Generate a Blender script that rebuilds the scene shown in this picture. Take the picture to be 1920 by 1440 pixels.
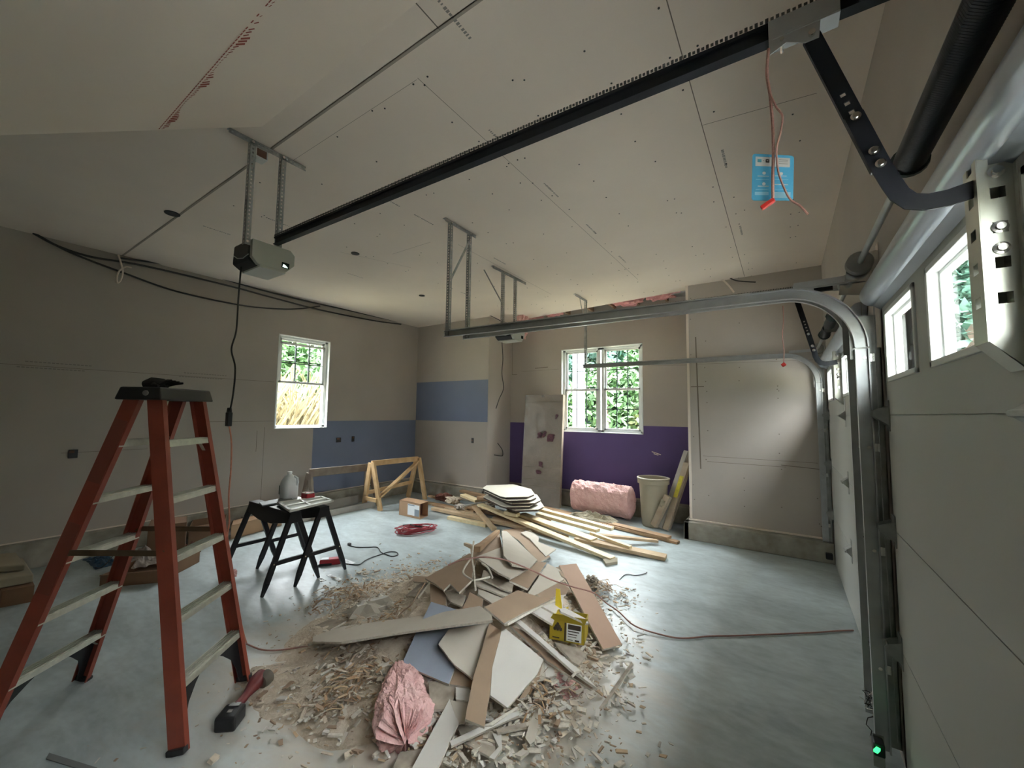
import bpy, math, random
from mathutils import Vector, Matrix, Quaternion, noise
SC = bpy.context.scene
for _o in list(bpy.data.objects): bpy.data.objects.remove(_o)
COL = SC.collection
V = Vector
# ---------------------------------------------------------------- camera
F_PX, YAW, PITCH, ROLL = 755.73, 0.59378, 0.071726, 0.012186
EYE = V((0, 0, 1.6))
FW = V((-math.sin(YAW)*math.cos(PITCH), math.cos(YAW)*math.cos(PITCH), math.sin(PITCH)))
_r = V((math.cos(YAW), math.sin(YAW), 0)); _u = _r.cross(FW)
RT = math.cos(ROLL)*_r + math.sin(ROLL)*_u
UP = -math.sin(ROLL)*_r + math.cos(ROLL)*_u
cam = bpy.data.cameras.new('camera'); cam.sensor_fit = 'HORIZONTAL'; cam.sensor_width = 36
cam.lens = F_PX/1920*36; cam.clip_start = 0.02; cam.clip_end = 200
co = bpy.data.objects.new('camera', cam); COL.objects.link(co); SC.camera = co
co.matrix_world = Matrix(((RT.x, UP.x, -FW.x, EYE.x), (RT.y, UP.y, -FW.y, EYE.y), (RT.z, UP.z, -FW.z, EYE.z), (0, 0, 0, 1)))
# ---------------------------------------------------------------- sky and exposure
W = bpy.data.worlds.new('sky'); SC.world = W; W.use_nodes = True
wn, wl = W.node_tree.nodes, W.node_tree.links; wn.clear()
wo = wn.new('ShaderNodeOutputWorld'); wb = wn.new('ShaderNodeBackground'); wl.new(wb.outputs[0], wo.inputs[0])
tc = wn.new('ShaderNodeTexCoord'); sx = wn.new('ShaderNodeSeparateXYZ'); wl.new(tc.outputs['Generated'], sx.inputs[0])
wr = wn.new('ShaderNodeValToRGB'); wl.new(sx.outputs['Z'], wr.inputs[0])
for p_, c_ in ((0, (.10, .11, .11, 1)), (.4, (.22, .235, .24, 1)), (.62, (.72, .76, .79, 1)), (.9, (.91, .97, 1, 1))):
    e_ = wr.color_ramp.elements.new(p_); e_.color = c_
wr.color_ramp.elements.remove(wr.color_ramp.elements[0]); wr.color_ramp.elements[-1].color = (.91, .97, 1, 1)
wl.new(wr.outputs[0], wb.inputs[0]); wb.inputs[1].default_value = 105.0
SC.view_settings.view_transform = 'Standard'; SC.view_settings.look = 'None'
SC.view_settings.exposure = -0.32; SC.view_settings.gamma = 1; SC.view_settings.use_curve_mapping = False
SC.cycles.max_bounces = 10; SC.cycles.diffuse_bounces = 8; SC.cycles.glossy_bounces = 4
SC.cycles.transparent_max_bounces = 16; SC.cycles.transmission_bounces = 6
SC.cycles.sample_clamp_indirect = 12; SC.cycles.caustics_reflective = False; SC.cycles.caustics_refractive = False

def portal(name, loc, nrm, w, h):
    L = bpy.data.lights.new(name, 'AREA'); L.shape = 'RECTANGLE'; L.size = w; L.size_y = h
    L.cycles.is_portal = True
    o = bpy.data.objects.new(name, L); COL.objects.link(o); o.location = loc
    o.rotation_euler = V(nrm).to_track_quat('-Z', 'Z').to_euler()
    o['kind'] = 'helper'
# ---------------------------------------------------------------- room measures (metres, eye at the origin, 1.6 m up)
XR, XL, Y1, Y2, H = .411, -6.323, 5.826, 6.55, 3.3675
XA, XB, YB = -4.458, -1.071, -3.2
DOORS = ((-.09, 2.65), (2.98, 5.72)); DH = 2.26; DSEC = (0, .537, 1.074, 1.611, 2.26)
DWIN = {0: ((.02, .53), (.69, 1.20), (1.36, 1.87), (2.03, 2.54)), 1: ((3.09, 3.60), (3.76, 4.27), (4.43, 4.94), (5.10, 5.60))}
WZ = (1.765, 2.10)
portal('window_portal', (XL-.16, 3.45, 2.04), (1, 0, 0), .84, 1.44)
portal('window_portal', (-2.6, Y2+.16, 2.03), (0, -1, 0), 1.5, 1.5)
for k_, d_ in DWIN.items():
    portal('door_portal', (XR+.1, (d_[0][0]+d_[3][1])/2, 1.94), (-1, 0, 0), 2.5, .36)

def U(x, y, ax, val):
    """the point where the line of sight through photo pixel (x, y) meets the plane ax = val"""
    d = FW + RT*((x-960)/F_PX) - UP*((y-720)/F_PX); i = 'XYZ'.index(ax)
    return EYE + d*((val-EYE[i])/d[i])
# ---------------------------------------------------------------- materials
MATS = {}
def mat(name, c, rough=.7, metal=0, spec=.5, var=.0, scale=6, bump=0, bscale=40, c2=None, stretch=None, emit=None, trans=0, alpha=None, sheen=0, dist=.01):
    if name in MATS: return MATS[name]
    m = bpy.data.materials.new(name); m.use_nodes = True; n, l = m.node_tree.nodes, m.node_tree.links
    b = n['Principled BSDF']; c = tuple(c)+(1,)
    b.inputs['Base Color'].default_value = c; b.inputs['Roughness'].default_value = rough
    b.inputs['Metallic'].default_value = metal; b.inputs['Specular IOR Level'].default_value = spec
    if trans: b.inputs['Transmission Weight'].default_value = trans
    if sheen: b.inputs['Sheen Weight'].default_value = sheen
    if alpha is not None: b.inputs['Alpha'].default_value = alpha
    co_ = n.new('ShaderNodeTexCoord'); src = co_.outputs['Object']
    if stretch:
        mp = n.new('ShaderNodeMapping'); mp.inputs['Scale'].default_value = stretch; l.new(src, mp.inputs[0]); src = mp.outputs[0]
    if var or c2:
        t = n.new('ShaderNodeTexNoise'); t.inputs['Scale'].default_value = scale; t.inputs['Detail'].default_value = 6
        l.new(src, t.inputs['Vector']); r = n.new('ShaderNodeValToRGB'); l.new(t.outputs[0], r.inputs[0])
        r.color_ramp.elements[0].position = .32; r.color_ramp.elements[1].position = .68
        a = c2+(1,) if c2 else tuple(v*(1-var) for v in c[:3])+(1,)
        r.color_ramp.elements[0].color = a; r.color_ramp.elements[1].color = c if c2 else tuple(min(1, v*(1+var*.6)) for v in c[:3])+(1,)
        l.new(r.outputs[0], b.inputs['Base Color'])
    if bump:
        t = n.new('ShaderNodeTexNoise'); t.inputs['Scale'].default_value = bscale; t.inputs['Detail'].default_value = 5
        l.new(src, t.inputs['Vector']); bp = n.new('ShaderNodeBump'); bp.inputs['Strength'].default_value = bump; bp.inputs['Distance'].default_value = dist
        l.new(t.outputs[0], bp.inputs['Height']); l.new(bp.outputs[0], b.inputs['Normal'])
    if emit:
        b.inputs['Emission Color'].default_value = tuple(emit[:3])+(1,); b.inputs['Emission Strength'].default_value = emit[3]
    MATS[name] = m; return m

def glass_mat(name, tint=(.96, .965, .955)):
    m = bpy.data.materials.new(name); m.use_nodes = True; n, l = m.node_tree.nodes, m.node_tree.links; n.clear()
    o = n.new('ShaderNodeOutputMaterial'); t = n.new('ShaderNodeBsdfTransparent'); t.inputs[0].default_value = tint+(1,)
    g = n.new('ShaderNodeBsdfGlossy'); g.inputs['Roughness'].default_value = .02; f = n.new('ShaderNodeFresnel'); f.inputs[0].default_value = 1.4
    x = n.new('ShaderNodeMixShader'); ge = n.new('ShaderNodeNewGeometry'); inv = n.new('ShaderNodeMath'); inv.operation = 'SUBTRACT'; inv.inputs[0].default_value = 1; l.new(ge.outputs['Backfacing'], inv.inputs[1]); mu = n.new('ShaderNodeMath'); mu.operation = 'MULTIPLY'; l.new(f.outputs[0], mu.inputs[0]); l.new(inv.outputs[0], mu.inputs[1]); l.new(mu.outputs[0], x.inputs[0]); l.new(t.outputs[0], x.inputs[1]); l.new(g.outputs[0], x.inputs[2]); l.new(x.outputs[0], o.inputs[0])
    MATS[name] = m; return m

def concrete_mat():
    m = bpy.data.materials.new('concrete_floor'); m.use_nodes = True; n, l = m.node_tree.nodes, m.node_tree.links; b = n['Principled BSDF']
    co_ = n.new('ShaderNodeTexCoord'); mp = n.new('ShaderNodeMapping'); mp.inputs['Rotation'].default_value = (0, 0, -.35); mp.inputs['Scale'].default_value = (.9, 1.7, 1); l.new(co_.outputs['Object'], mp.inputs[0])
    a = n.new('ShaderNodeTexNoise'); a.inputs['Scale'].default_value = 2.2; a.inputs['Detail'].default_value = 8; a.inputs['Roughness'].default_value = .62; a.inputs['Distortion'].default_value = .6; l.new(mp.outputs[0], a.inputs[0])
    r = n.new('ShaderNodeValToRGB'); l.new(a.outputs[0], r.inputs[0]); e = r.color_ramp.elements
    e[0].position = .33; e[0].color = (.355, .41, .42, 1); e[1].position = .66; e[1].color = (.53, .605, .615, 1)
    s = n.new('ShaderNodeTexNoise'); s.inputs['Scale'].default_value = 14; s.inputs['Detail'].default_value = 6; l.new(mp.outputs[0], s.inputs[0])
    mx = n.new('ShaderNodeMix'); mx.data_type = 'RGBA'; mx.blend_type = 'MULTIPLY'; mx.inputs[0].default_value = .35
    r2 = n.new('ShaderNodeValToRGB'); r2.color_ramp.elements[0].position = .3; r2.color_ramp.elements[0].color = (.6, .6, .6, 1); r2.color_ramp.elements[1].position = .62; l.new(s.outputs[0], r2.inputs[0])
    l.new(r.outputs[0], mx.inputs[6]); l.new(r2.outputs[0], mx.inputs[7])
    # dusty tan area round the debris heap
    sv = n.new('ShaderNodeVectorMath'); sv.operation = 'SUBTRACT'; sv.inputs[1].default_value = (-1.95+2.881, 2.0-1.675, 0); l.new(co_.outputs['Object'], sv.inputs[0])
    sc2 = n.new('ShaderNodeVectorMath'); sc2.operation = 'MULTIPLY'; sc2.inputs[1].default_value = (.62, .62, 0); l.new(sv.outputs[0], sc2.inputs[0])
    ln = n.new('ShaderNodeVectorMath'); ln.operation = 'LENGTH'; l.new(sc2.outputs[0], ln.inputs[0])
    ad = n.new('ShaderNodeMath'); ad.operation = 'MULTIPLY_ADD'; ad.inputs[1].default_value = .9; l.new(a.outputs[0], ad.inputs[0]); l.new(ln.outputs['Value'], ad.inputs[2])
    mr = n.new('ShaderNodeMapRange'); mr.inputs[1].default_value = .95; mr.inputs[2].default_value = 1.4; mr.inputs[3].default_value = .85; mr.inputs[4].default_value = 0; l.new(ad.outputs[0], mr.inputs[0])
    m2 = n.new('ShaderNodeMix'); m2.data_type = 'RGBA'; l.new(mr.outputs[0], m2.inputs[0]); l.new(mx.outputs[2], m2.inputs[6]); m2.inputs[7].default_value = (.62, .54, .44, 1)
    l.new(m2.outputs[2], b.inputs['Base Color'])
    rr = n.new('ShaderNodeMapRange'); rr.inputs[3].default_value = .26; rr.inputs[4].default_value = .48; l.new(a.outputs[0], rr.inputs[0]); l.new(rr.outputs[0], b.inputs['Roughness'])
    b.inputs['Specular IOR Level'].default_value = .45
    bp = n.new('ShaderNodeBump'); bp.inputs['Strength'].default_value = .15; bp.inputs['Distance'].default_value = .01; l.new(s.outputs[0], bp.inputs['Height']); l.new(bp.outputs[0], b.inputs['Normal'])
    MATS['concrete_floor'] = m; return m

M = dict(
    drywall=mat('drywall_paper_dim', (.475, .43, .385), .85, var=.06, scale=1.3, bump=.05, bscale=60),  # wall drywall, darkened in colour for the dimmer light on the walls
    drywall_c=mat('ceiling_paper_lit', (.83, .74, .655), .85, var=.05, scale=1.1),  # same drywall as the walls, lightened to paint in the ceiling's brightness
    blue=mat('blue_board', (.20, .235, .34), .8, var=.05, scale=2),
    purple=mat('purple_board', (.115, .078, .23), .75, var=.08, scale=2),
    seam=mat('seam_dark', (.20, .17, .14), .95), print=mat('ink_print', (.28, .26, .24), .9),  # dark lines for board joints and small marks
    screw=mat('screw_black', (.03, .03, .03), .5),
    floor=concrete_mat(),
    curb=mat('curb_concrete', (.40, .38, .33), .9, c2=(.26, .24, .19), scale=7, bump=.3, bscale=25),
    door=mat('door_steel_white', (.50, .51, .485), .55, bump=.08, bscale=300, dist=.002),
    frame=mat('window_white', (.85, .87, .86), .45),
    galv=mat('galvanised', (.56, .58, .59), .38, metal=.85, var=.08, scale=12, bump=.04, bscale=90),
    galvd=mat('galvanised_dull', (.42, .43, .42), .45, metal=.8, var=.2, scale=14),
    steelw=mat('strut_steel', (.50, .54, .60), .34, metal=.75, var=.06, scale=5),
    black=mat('black_metal', (.006, .007, .010), .55, spec=.25), blackp=mat('black_plastic', (.015, .015, .017), .45),
    spring=mat('spring_black', (.02, .022, .028), .3, metal=.3), bolt=mat('bolt_zinc', (.8, .79, .76), .22, metal=1),
    glass=glass_mat('clear_glass'), wood=mat('pine', (.70, .53, .33), .65, c2=(.56, .39, .22), scale=3, stretch=(1, 12, 12), bump=.05),
)
# ---------------------------------------------------------------- mesh builder
def acc(o):
    p = V((0, 0, 0))
    while o: p = p + o.location; o = o.parent
    return p
class MB:
    def __init__(s): s.v, s.f, s.m, s.ms = [], [], [], []
    def _mi(s, m):
        m = M.get(m, None) if isinstance(m, str) else m
        if m not in s.ms: s.ms.append(m)
        return s.ms.index(m)
    def add(s, vs, fs, m=None):
        k = len(s.v); s.v += [V(a) for a in vs]; i = s._mi(m) if m is not None else 0
        s.f += [tuple(k+j for j in f) for f in fs]; s.m += [i]*len(fs); return s
    def box(s, a, b, m=None):
        x0, y0, z0 = a; x1, y1, z1 = b
        return s.add([(x0,y0,z0),(x1,y0,z0),(x1,y1,z0),(x0,y1,z0),(x0,y0,z1),(x1,y0,z1),(x1,y1,z1),(x0,y1,z1)],
                     [(0,3,2,1),(4,5,6,7),(0,1,5,4),(1,2,6,5),(2,3,7,6),(3,0,4,7)], m)
    def bar(s, p, q, w, h, up=(0,0,1), m=None, taper=1.0):
        p, q = V(p), V(q); d = (q-p).normalized(); up = V(up)
        a = d.cross(up)
        if a.length < 1e-4: a = d.cross(V((1, 0, 0)))
        a.normalize(); b = a.cross(d).normalized(); vs = []
        for c, t in ((p, 1), (q, taper)):
            for sx_, sy_ in ((-1,-1),(1,-1),(1,1),(-1,1)): vs.append(c+a*(w/2*sx_*t)+b*(h/2*sy_*t))
        return s.add(vs, [(0,1,2,3),(7,6,5,4),(0,4,5,1),(1,5,6,2),(2,6,7,3),(3,7,4,0)], m)
    def prism(s, pts, vec, m=None):
        n = len(pts); vec = V(vec); pts = [V(p) for p in pts]
        return s.add(pts+[p+vec for p in pts], [tuple(range(n))[::-1], tuple(range(n, 2*n))]+[(i,(i+1)%n,(i+1)%n+n,i+n) for i in range(n)], m)
    def tube(s, pts, r, n=8, m=None, closed=False, rs=None, cap=True):
        pts = [V(p) for p in pts]; k = len(pts); vs = []; prev = None
        for i, p in enumerate(pts):
            if closed: d = pts[(i+1) % k]-pts[i-1]
            else: d = pts[min(i+1, k-1)]-pts[max(i-1, 0)]
            d = d.normalized() if d.length > 1e-9 else V((0, 0, 1))
            if prev is None:
                a = d.cross(V((0, 0, 1)));
                if a.length < .1: a = d.cross(V((1, 0, 0)))
            else: a = prev - d*prev.dot(d)
            a.normalize(); prev = a; b = d.cross(a); rr = rs[i] if rs else r
            for j in range(n): t = 2*math.pi*j/n; vs.append(p+a*(rr*math.cos(t))+b*(rr*math.sin(t)))
        fs = []
        for i in range(k if closed else k-1):
            for j in range(n): i2 = (i+1) % k; fs.append((i*n+j, i*n+(j+1) % n, i2*n+(j+1) % n, i2*n+j))
        if cap and not closed: fs += [tuple(range(n))[::-1], tuple(range((k-1)*n, k*n))]
        return s.add(vs, fs, m)
    def cyl(s, p, q, r, n=20, m=None, r2=None): return s.tube([p, q], r, n, m, rs=[r, r2 if r2 is not None else r])
    def lathe(s, c, prof, n=24, m=None, ax=(0,0,1)):
        c = V(c); ax = V(ax).normalized(); a = ax.cross(V((0,1,0.01))).normalized(); b = ax.cross(a); vs = []
        for r, z in prof:
            for j in range(n): t = 2*math.pi*j/n; vs.append(c+ax*z+a*(r*math.cos(t))+b*(r*math.sin(t)))
        k = len(prof); fs = [(i*n+j, i*n+(j+1) % n, (i+1)*n+(j+1) % n, (i+1)*n+j) for i in range(k-1) for j in range(n)]
        return s.add(vs, fs, m)
    def sweep(s, prof, path, m=None):
        """closed profile (n, b) along a path in a plane Y = const; n is the path normal in that plane, b runs along Y"""
        path = [V(p) for p in path]; k = len(prof); vs = []
        for i, p in enumerate(path):
            d = (path[min(i+1, len(path)-1)]-path[max(i-1, 0)]).normalized(); y = V((0, 1, 0)); nn = y.cross(d).normalized()
            vs += [p+nn*a+y*b for a, b in prof]
        fs = [(i*k+j, i*k+(j+1) % k, (i+1)*k+(j+1) % k, (i+1)*k+j) for i in range(len(path)-1) for j in range(k)]
        fs += [tuple(range(k))[::-1], tuple(range((len(path)-1)*k, len(path)*k))]
        return s.add(vs, fs, m)
    def build(s, name, m=None, parent=None, label=None, cat=None, group=None, kind=None, smooth=False, bevel=0, sub=0):
        me = bpy.data.meshes.new(name)
        if parent: off = acc(parent)
        else:
            lo = [min(v[i] for v in s.v) for i in range(3)]; hi = [max(v[i] for v in s.v) for i in range(3)]
            off = V(((lo[0]+hi[0])/2, (lo[1]+hi[1])/2, lo[2]))
        me.from_pydata([tuple(v-off) for v in s.v], [], s.f)
        if s.ms and s.ms[0] is not None:
            for q in s.ms: me.materials.append(q)
            me.polygons.foreach_set('material_index', s.m)
        else: me.materials.append(M[m] if isinstance(m, str) else m)
        if smooth: me.polygons.foreach_set('use_smooth', [True]*len(s.f))
        me.update(); o = bpy.data.objects.new(name, me); COL.objects.link(o)
        if parent: o.parent = parent
        else: o.location = off
        if smooth and not sub:
            try: me.set_sharp_from_angle(angle=math.radians(40))
            except Exception: pass
        if bevel:
            bm_ = o.modifiers.new('bevel', 'BEVEL'); bm_.width = bevel; bm_.segments = 2; bm_.limit_method = 'ANGLE'; bm_.angle_limit = .6
        if sub:
            sm_ = o.modifiers.new('sub', 'SUBSURF'); sm_.levels = sub; sm_.render_levels = sub
        return tag(o, label, cat, group, kind)
def tag(o, label=None, cat=None, group=None, kind=None):
    for k_, v_ in (('label', label), ('category', cat), ('group', group), ('kind', kind)):
        if v_: o[k_] = v_
    return o
def thing(name, loc, label, cat, group=None, kind=None):
    o = bpy.data.objects.new(name, None); COL.objects.link(o); o.location = loc; o.empty_display_size = .1
    return tag(o, label, cat, group, kind)
def struct(name, loc=(0, 0, 0)):
    o = bpy.data.objects.new(name, None); COL.objects.link(o); o.location = loc; o['kind'] = 'structure'; return o

def cells(a0, a1, b0, b1, rects):
    """split the rectangle (a, b) by the rects (a0,a1,b0,b1,mat or None); returns cells with their material (None = hole)"""
    A = sorted({a0, a1} | {min(max(q, a0), a1) for r in rects for q in r[:2]}); B = sorted({b0, b1} | {min(max(q, b0), b1) for r in rects for q in r[2:4]})
    out = []
    for i in range(len(A)-1):
        for j in range(len(B)-1):
            ca, cb = (A[i]+A[i+1])/2, (B[j]+B[j+1])/2; mt = 'base'
            for r in rects:
                if r[0] < ca < r[1] and r[2] < cb < r[3]: mt = r[4]
            if mt is not None: out.append((A[i], A[i+1], B[j], B[j+1], mt))
    return out
def wall(name, axis, pos, t, a0, a1, b0, b1, rects=(), base='drywall', kind='structure'):
    """wall slab from pos to pos+t along axis 'X' or 'Y'"""
    mb = MB()
    for (p, q, r, s_, mt) in cells(a0, a1, b0, b1, rects):
        mm = base if mt == 'base' else mt
        x0, x1 = sorted((pos, pos+t))
        if axis == 'X': mb.box((x0, p, r), (x1, q, s_), mm)
        elif axis == 'Y': mb.box((p, x0, r), (q, x1, s_), mm)
        else: mb.box((p, r, x0), (q, s_, x1), mm)
    return mb.build(name, kind=kind)

# ================================================================ THE SETTING
wall('floor', 'Z', 0, -.15, XL-.2, XR+.35, YB-.2, Y2+.2, base='floor')
# ceiling with the torn-open strip in the recess
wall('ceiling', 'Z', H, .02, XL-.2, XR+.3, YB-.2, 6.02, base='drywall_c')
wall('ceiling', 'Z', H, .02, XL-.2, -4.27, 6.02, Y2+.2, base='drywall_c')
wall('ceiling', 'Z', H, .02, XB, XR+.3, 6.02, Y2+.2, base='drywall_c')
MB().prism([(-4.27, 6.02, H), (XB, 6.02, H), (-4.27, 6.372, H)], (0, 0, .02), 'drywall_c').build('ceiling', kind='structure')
W1 = (3.03, 3.872, 1.318, 2.762); W2 = (-3.345, -1.875, 1.28, 2.76)
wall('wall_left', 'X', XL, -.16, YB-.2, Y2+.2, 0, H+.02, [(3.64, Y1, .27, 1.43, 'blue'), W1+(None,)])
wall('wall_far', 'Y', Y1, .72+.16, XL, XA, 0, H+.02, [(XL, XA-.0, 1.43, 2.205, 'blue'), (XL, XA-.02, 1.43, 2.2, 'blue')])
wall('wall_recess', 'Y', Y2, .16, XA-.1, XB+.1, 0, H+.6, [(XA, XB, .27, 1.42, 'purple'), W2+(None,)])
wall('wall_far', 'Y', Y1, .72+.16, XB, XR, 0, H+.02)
op = [(a, b, 0, DH, None) for a, b in DOORS]
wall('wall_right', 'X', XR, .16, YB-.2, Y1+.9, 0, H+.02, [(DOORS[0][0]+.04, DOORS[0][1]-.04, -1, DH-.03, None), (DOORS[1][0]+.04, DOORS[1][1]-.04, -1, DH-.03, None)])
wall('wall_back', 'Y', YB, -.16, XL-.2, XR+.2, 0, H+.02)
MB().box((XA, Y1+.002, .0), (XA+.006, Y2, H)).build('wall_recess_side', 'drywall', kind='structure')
# curbs: the concrete stem wall that shows below the drywall
def curb(name, segs):
    mb = MB()
    for a, b in segs: mb.box(a, b)
    return mb.build(name, 'curb', kind='structure', bevel=.008)
curb('baseboard_left', [((XL-.01, YB, 0), (XL+.1, Y1, .26))])
curb('baseboard_far', [((XL, Y1-.13, 0), (XA+.05, Y1+.01, .225)), ((XA-.01, Y1-.13, 0), (XA+.1, Y2, .225)), ((XB-.055, Y1-.13, 0), (XR, Y1+.01, .222)), ((XB-.055, Y1-.13, 0), (XB+.01, Y2, .222))])
curb('baseboard_recess', [((XA, Y2-.1, 0), (XB, Y2+.01, .24))])
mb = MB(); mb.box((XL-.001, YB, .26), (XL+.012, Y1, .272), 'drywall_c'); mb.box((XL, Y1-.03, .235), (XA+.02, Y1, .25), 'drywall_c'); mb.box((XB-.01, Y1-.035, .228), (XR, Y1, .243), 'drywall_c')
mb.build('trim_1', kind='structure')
# sloping soffit under the stairs, falling towards the eye from the ceiling
SL = .662; zb = H-SL*(1.104+1.9)
mb = MB(); pr = [(0, 1.104, H), (0, -1.9, zb), (0, -1.9, H)]
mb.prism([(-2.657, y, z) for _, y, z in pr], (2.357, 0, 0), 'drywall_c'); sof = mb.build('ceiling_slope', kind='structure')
# seams, chalk line, printing and screws on the ceiling and walls
def strip(mb, p, q, w, n, m):
    p, q, n = V(p), V(q), V(n); a = (q-p).normalized().cross(n).normalized()*w/2; e = n*.0015
    mb.add([p-a+e, q-a+e, q+a+e, p+a+e], [(0, 1, 2, 3)], m)
mb = MB(); dn = (0, 0, -1)
def cs(x0, y0, x1, y1, w=.004, m='seam'): strip(mb, (x0, y0, H), (x1, y1, H), w, dn, m)
cs(-.363, .8, -.367, 5.8, .005); cs(-1.56, 1.38, -1.54, 5.2, .003); cs(-2.8, 3.1, -2.82, 5.2, .003); cs(-.36, 2.58, .2, 2.65, .004)
cs(-4.05, 2.55, -3.75, 3.3, .003); cs(-3.6, 2.9, -3.0, 2.9, .003); cs(-2.84, 1.39, -1.57, 1.385, .002); cs(-1.27, 1.25, -1.27, 1.10, .006)
M['seam2'] = mat('joint_shadow', (.36, .32, .27), .95)
strip(mb, (XL, 1.2435, H), (XR, 1.2435, H), .018, dn, 'seam2'); strip(mb, (XL, 1.236, H), (XR, 1.236, H), .005, dn, 'seam')
rnd = random.Random(4)
for x, ys in ((-1.48, (1.9, 2.6, 3.4, 4.3)), (-.29, (1.4, 2.9, 4.2)), (-2.7, (2.0, 2.4, 3.6)), (-1.18, (1.13,)), (-4.6, (1.45, 3.0)), (-3.9, (1.7, 4.4))):
    for y in ys:
        for k in range(14): cs(x, y+k*.017, x, y+k*.017+rnd.uniform(.006, .014), rnd.uniform(.012, .018), 'print')
mb.build('seam_lines', parent=bpy.data.objects['ceiling'])
mb = MB(); e_ = V((0, -SL, 1)).normalized()*-1
for k in range(60):
    x = -2.64+k*.0225; hgt = max(0, math.sin(k*.35)*.5+.5)*rnd.uniform(.2, 1); y = .615-.008*k/60
    if k > 44 and rnd.random() < .6: continue
    strip(mb, (x, y, H-SL*(1.104-y)), (x+.018, y, H-SL*(1.104-y)), .006, e_, 'chalk' if 'chalk' in M else 'seam')
    y2 = y+.012+.03*hgt; strip(mb, (x, y+.01, H-SL*(1.104-y-.01)), (x+.012, y2, H-SL*(1.104-y2)), .014*hgt+.003, e_, 'seam')
M['chalk'] = mat('red_chalk', (.28, .07, .045), .95)
for i_, q_ in enumerate(mb.ms):
    if q_ is M['seam']: mb.ms[i_] = M['chalk']
mb.build('chalk_line', parent=sof)
mb = MB(); rnd = random.Random(9)
for i in range(17):
    y = 1.45+i*.4064*.75 if False else 1.42+i*.405*.68
    for x in (-3.9, -3.35, -2.95, -2.35, -1.95, -1.62, -1.5, -1.15, -.75, -.42, -.3, .1):
        for dd in ((0,) if rnd.random() < .6 else (0, .05)):
            if rnd.random() < .55:
                px, py = x+rnd.uniform(-.02, .02)+dd, y+rnd.uniform(-.03, .03)
                mb.tube([(px, py, H-.0005), (px, py, H-.003)], .0055, 6, 'screw')
mb.build('screw_heads', parent=bpy.data.objects['ceiling'])
mb = MB()
for y0, y1, z in ((YB, 3.0, 2.02), (2.2, 3.05, 1.435), (.9, 1.6, 1.12)): strip(mb, (XL, y0, z), (XL, y1, z), .004, (1, 0, 0), 'seam')
for y, z in ((.6, 2.06), (.55, 2.0), (1.9, 2.06), (1.85, 2.01)):
    for k in range(16): strip(mb, (XL, y+k*.03, z), (XL, y+k*.03+.022, z), .010, (1, 0, 0), 'print')
strip(mb, (XL, 2.9, .27), (XL, 2.9, 1.35), .005, (1, 0, 0), 'seam'); strip(mb, (XL, 2.8, 1.0), (XL, 2.8, 1.3), .006, (1, 0, 0), 'seam')
mb.build('seam_lines', parent=bpy.data.objects['wall_left'])
mb = MB(); n_ = (0, -1, 0)
for a, b, w, m_ in ((( -.93, Y1, .9), (-.96, Y1, 2.65), .016, 'seam'), ((-1.03, Y1, 1.98), (-.87, Y1, 1.98), .012, 'seam'), ((-.9, Y1, 1.07), (.3, Y1, 1.07), .004, 'seam'),
                    ((-.05, Y1, 1.02), (.35, Y1, 1.0), .008, 'seam'), ((-.85, Y1, 1.0), (0, Y1, 1.0), .005, 'seam'), ((-.95, Y1, 2.28), (.3, Y1, 2.26), .003, 'seam')):
    strip(mb, a, b, w, n_, m_)
for k in range(26): strip(mb, (rnd.uniform(-1, .3), Y1, rnd.uniform(.4, 3.1)), (rnd.uniform(-1, .3), Y1, 0), .001, n_, 'seam') if False else None
for k in range(40):
    x, z = rnd.choice((-1.02, -.85, -.45, -.05, .3))+rnd.uniform(-.015, .015), rnd.uniform(.35, 3.2); mb.box((x-.006, Y1-.003, z-.005), (x+.006, Y1+.001, z+.005), 'seam')
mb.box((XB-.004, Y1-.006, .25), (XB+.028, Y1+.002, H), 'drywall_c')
mb.build('seam_lines', parent=bpy.data.objects['wall_far.001'])
mb = MB()
for a, b, w in (((-3.9, Y2, 2.45), (-3.62, Y2, 2.46), .012), ((-4.2, Y2, 2.4), (-3.4, Y2, 2.41), .003), ((-1.8, Y2, 2.38), (-1.12, Y2, 2.36), .004), ((-4.42, Y2, 2.35), (-4.42, Y2, 3.0), .006), ((-4.42, Y2, 2.35), (-4.3, Y2, 2.35), .008)): strip(mb, a, b, w, n_, 'seam')
for x, z in ((-1.75, 1.02), (-1.72, .99), (-1.68, 1.0)): strip(mb, (x, Y2, z), (x+.07, Y2, z-.02), .012, n_, 'drywall_c')
mb.build('seam_lines', parent=bpy.data.objects['wall_recess'])

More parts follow.
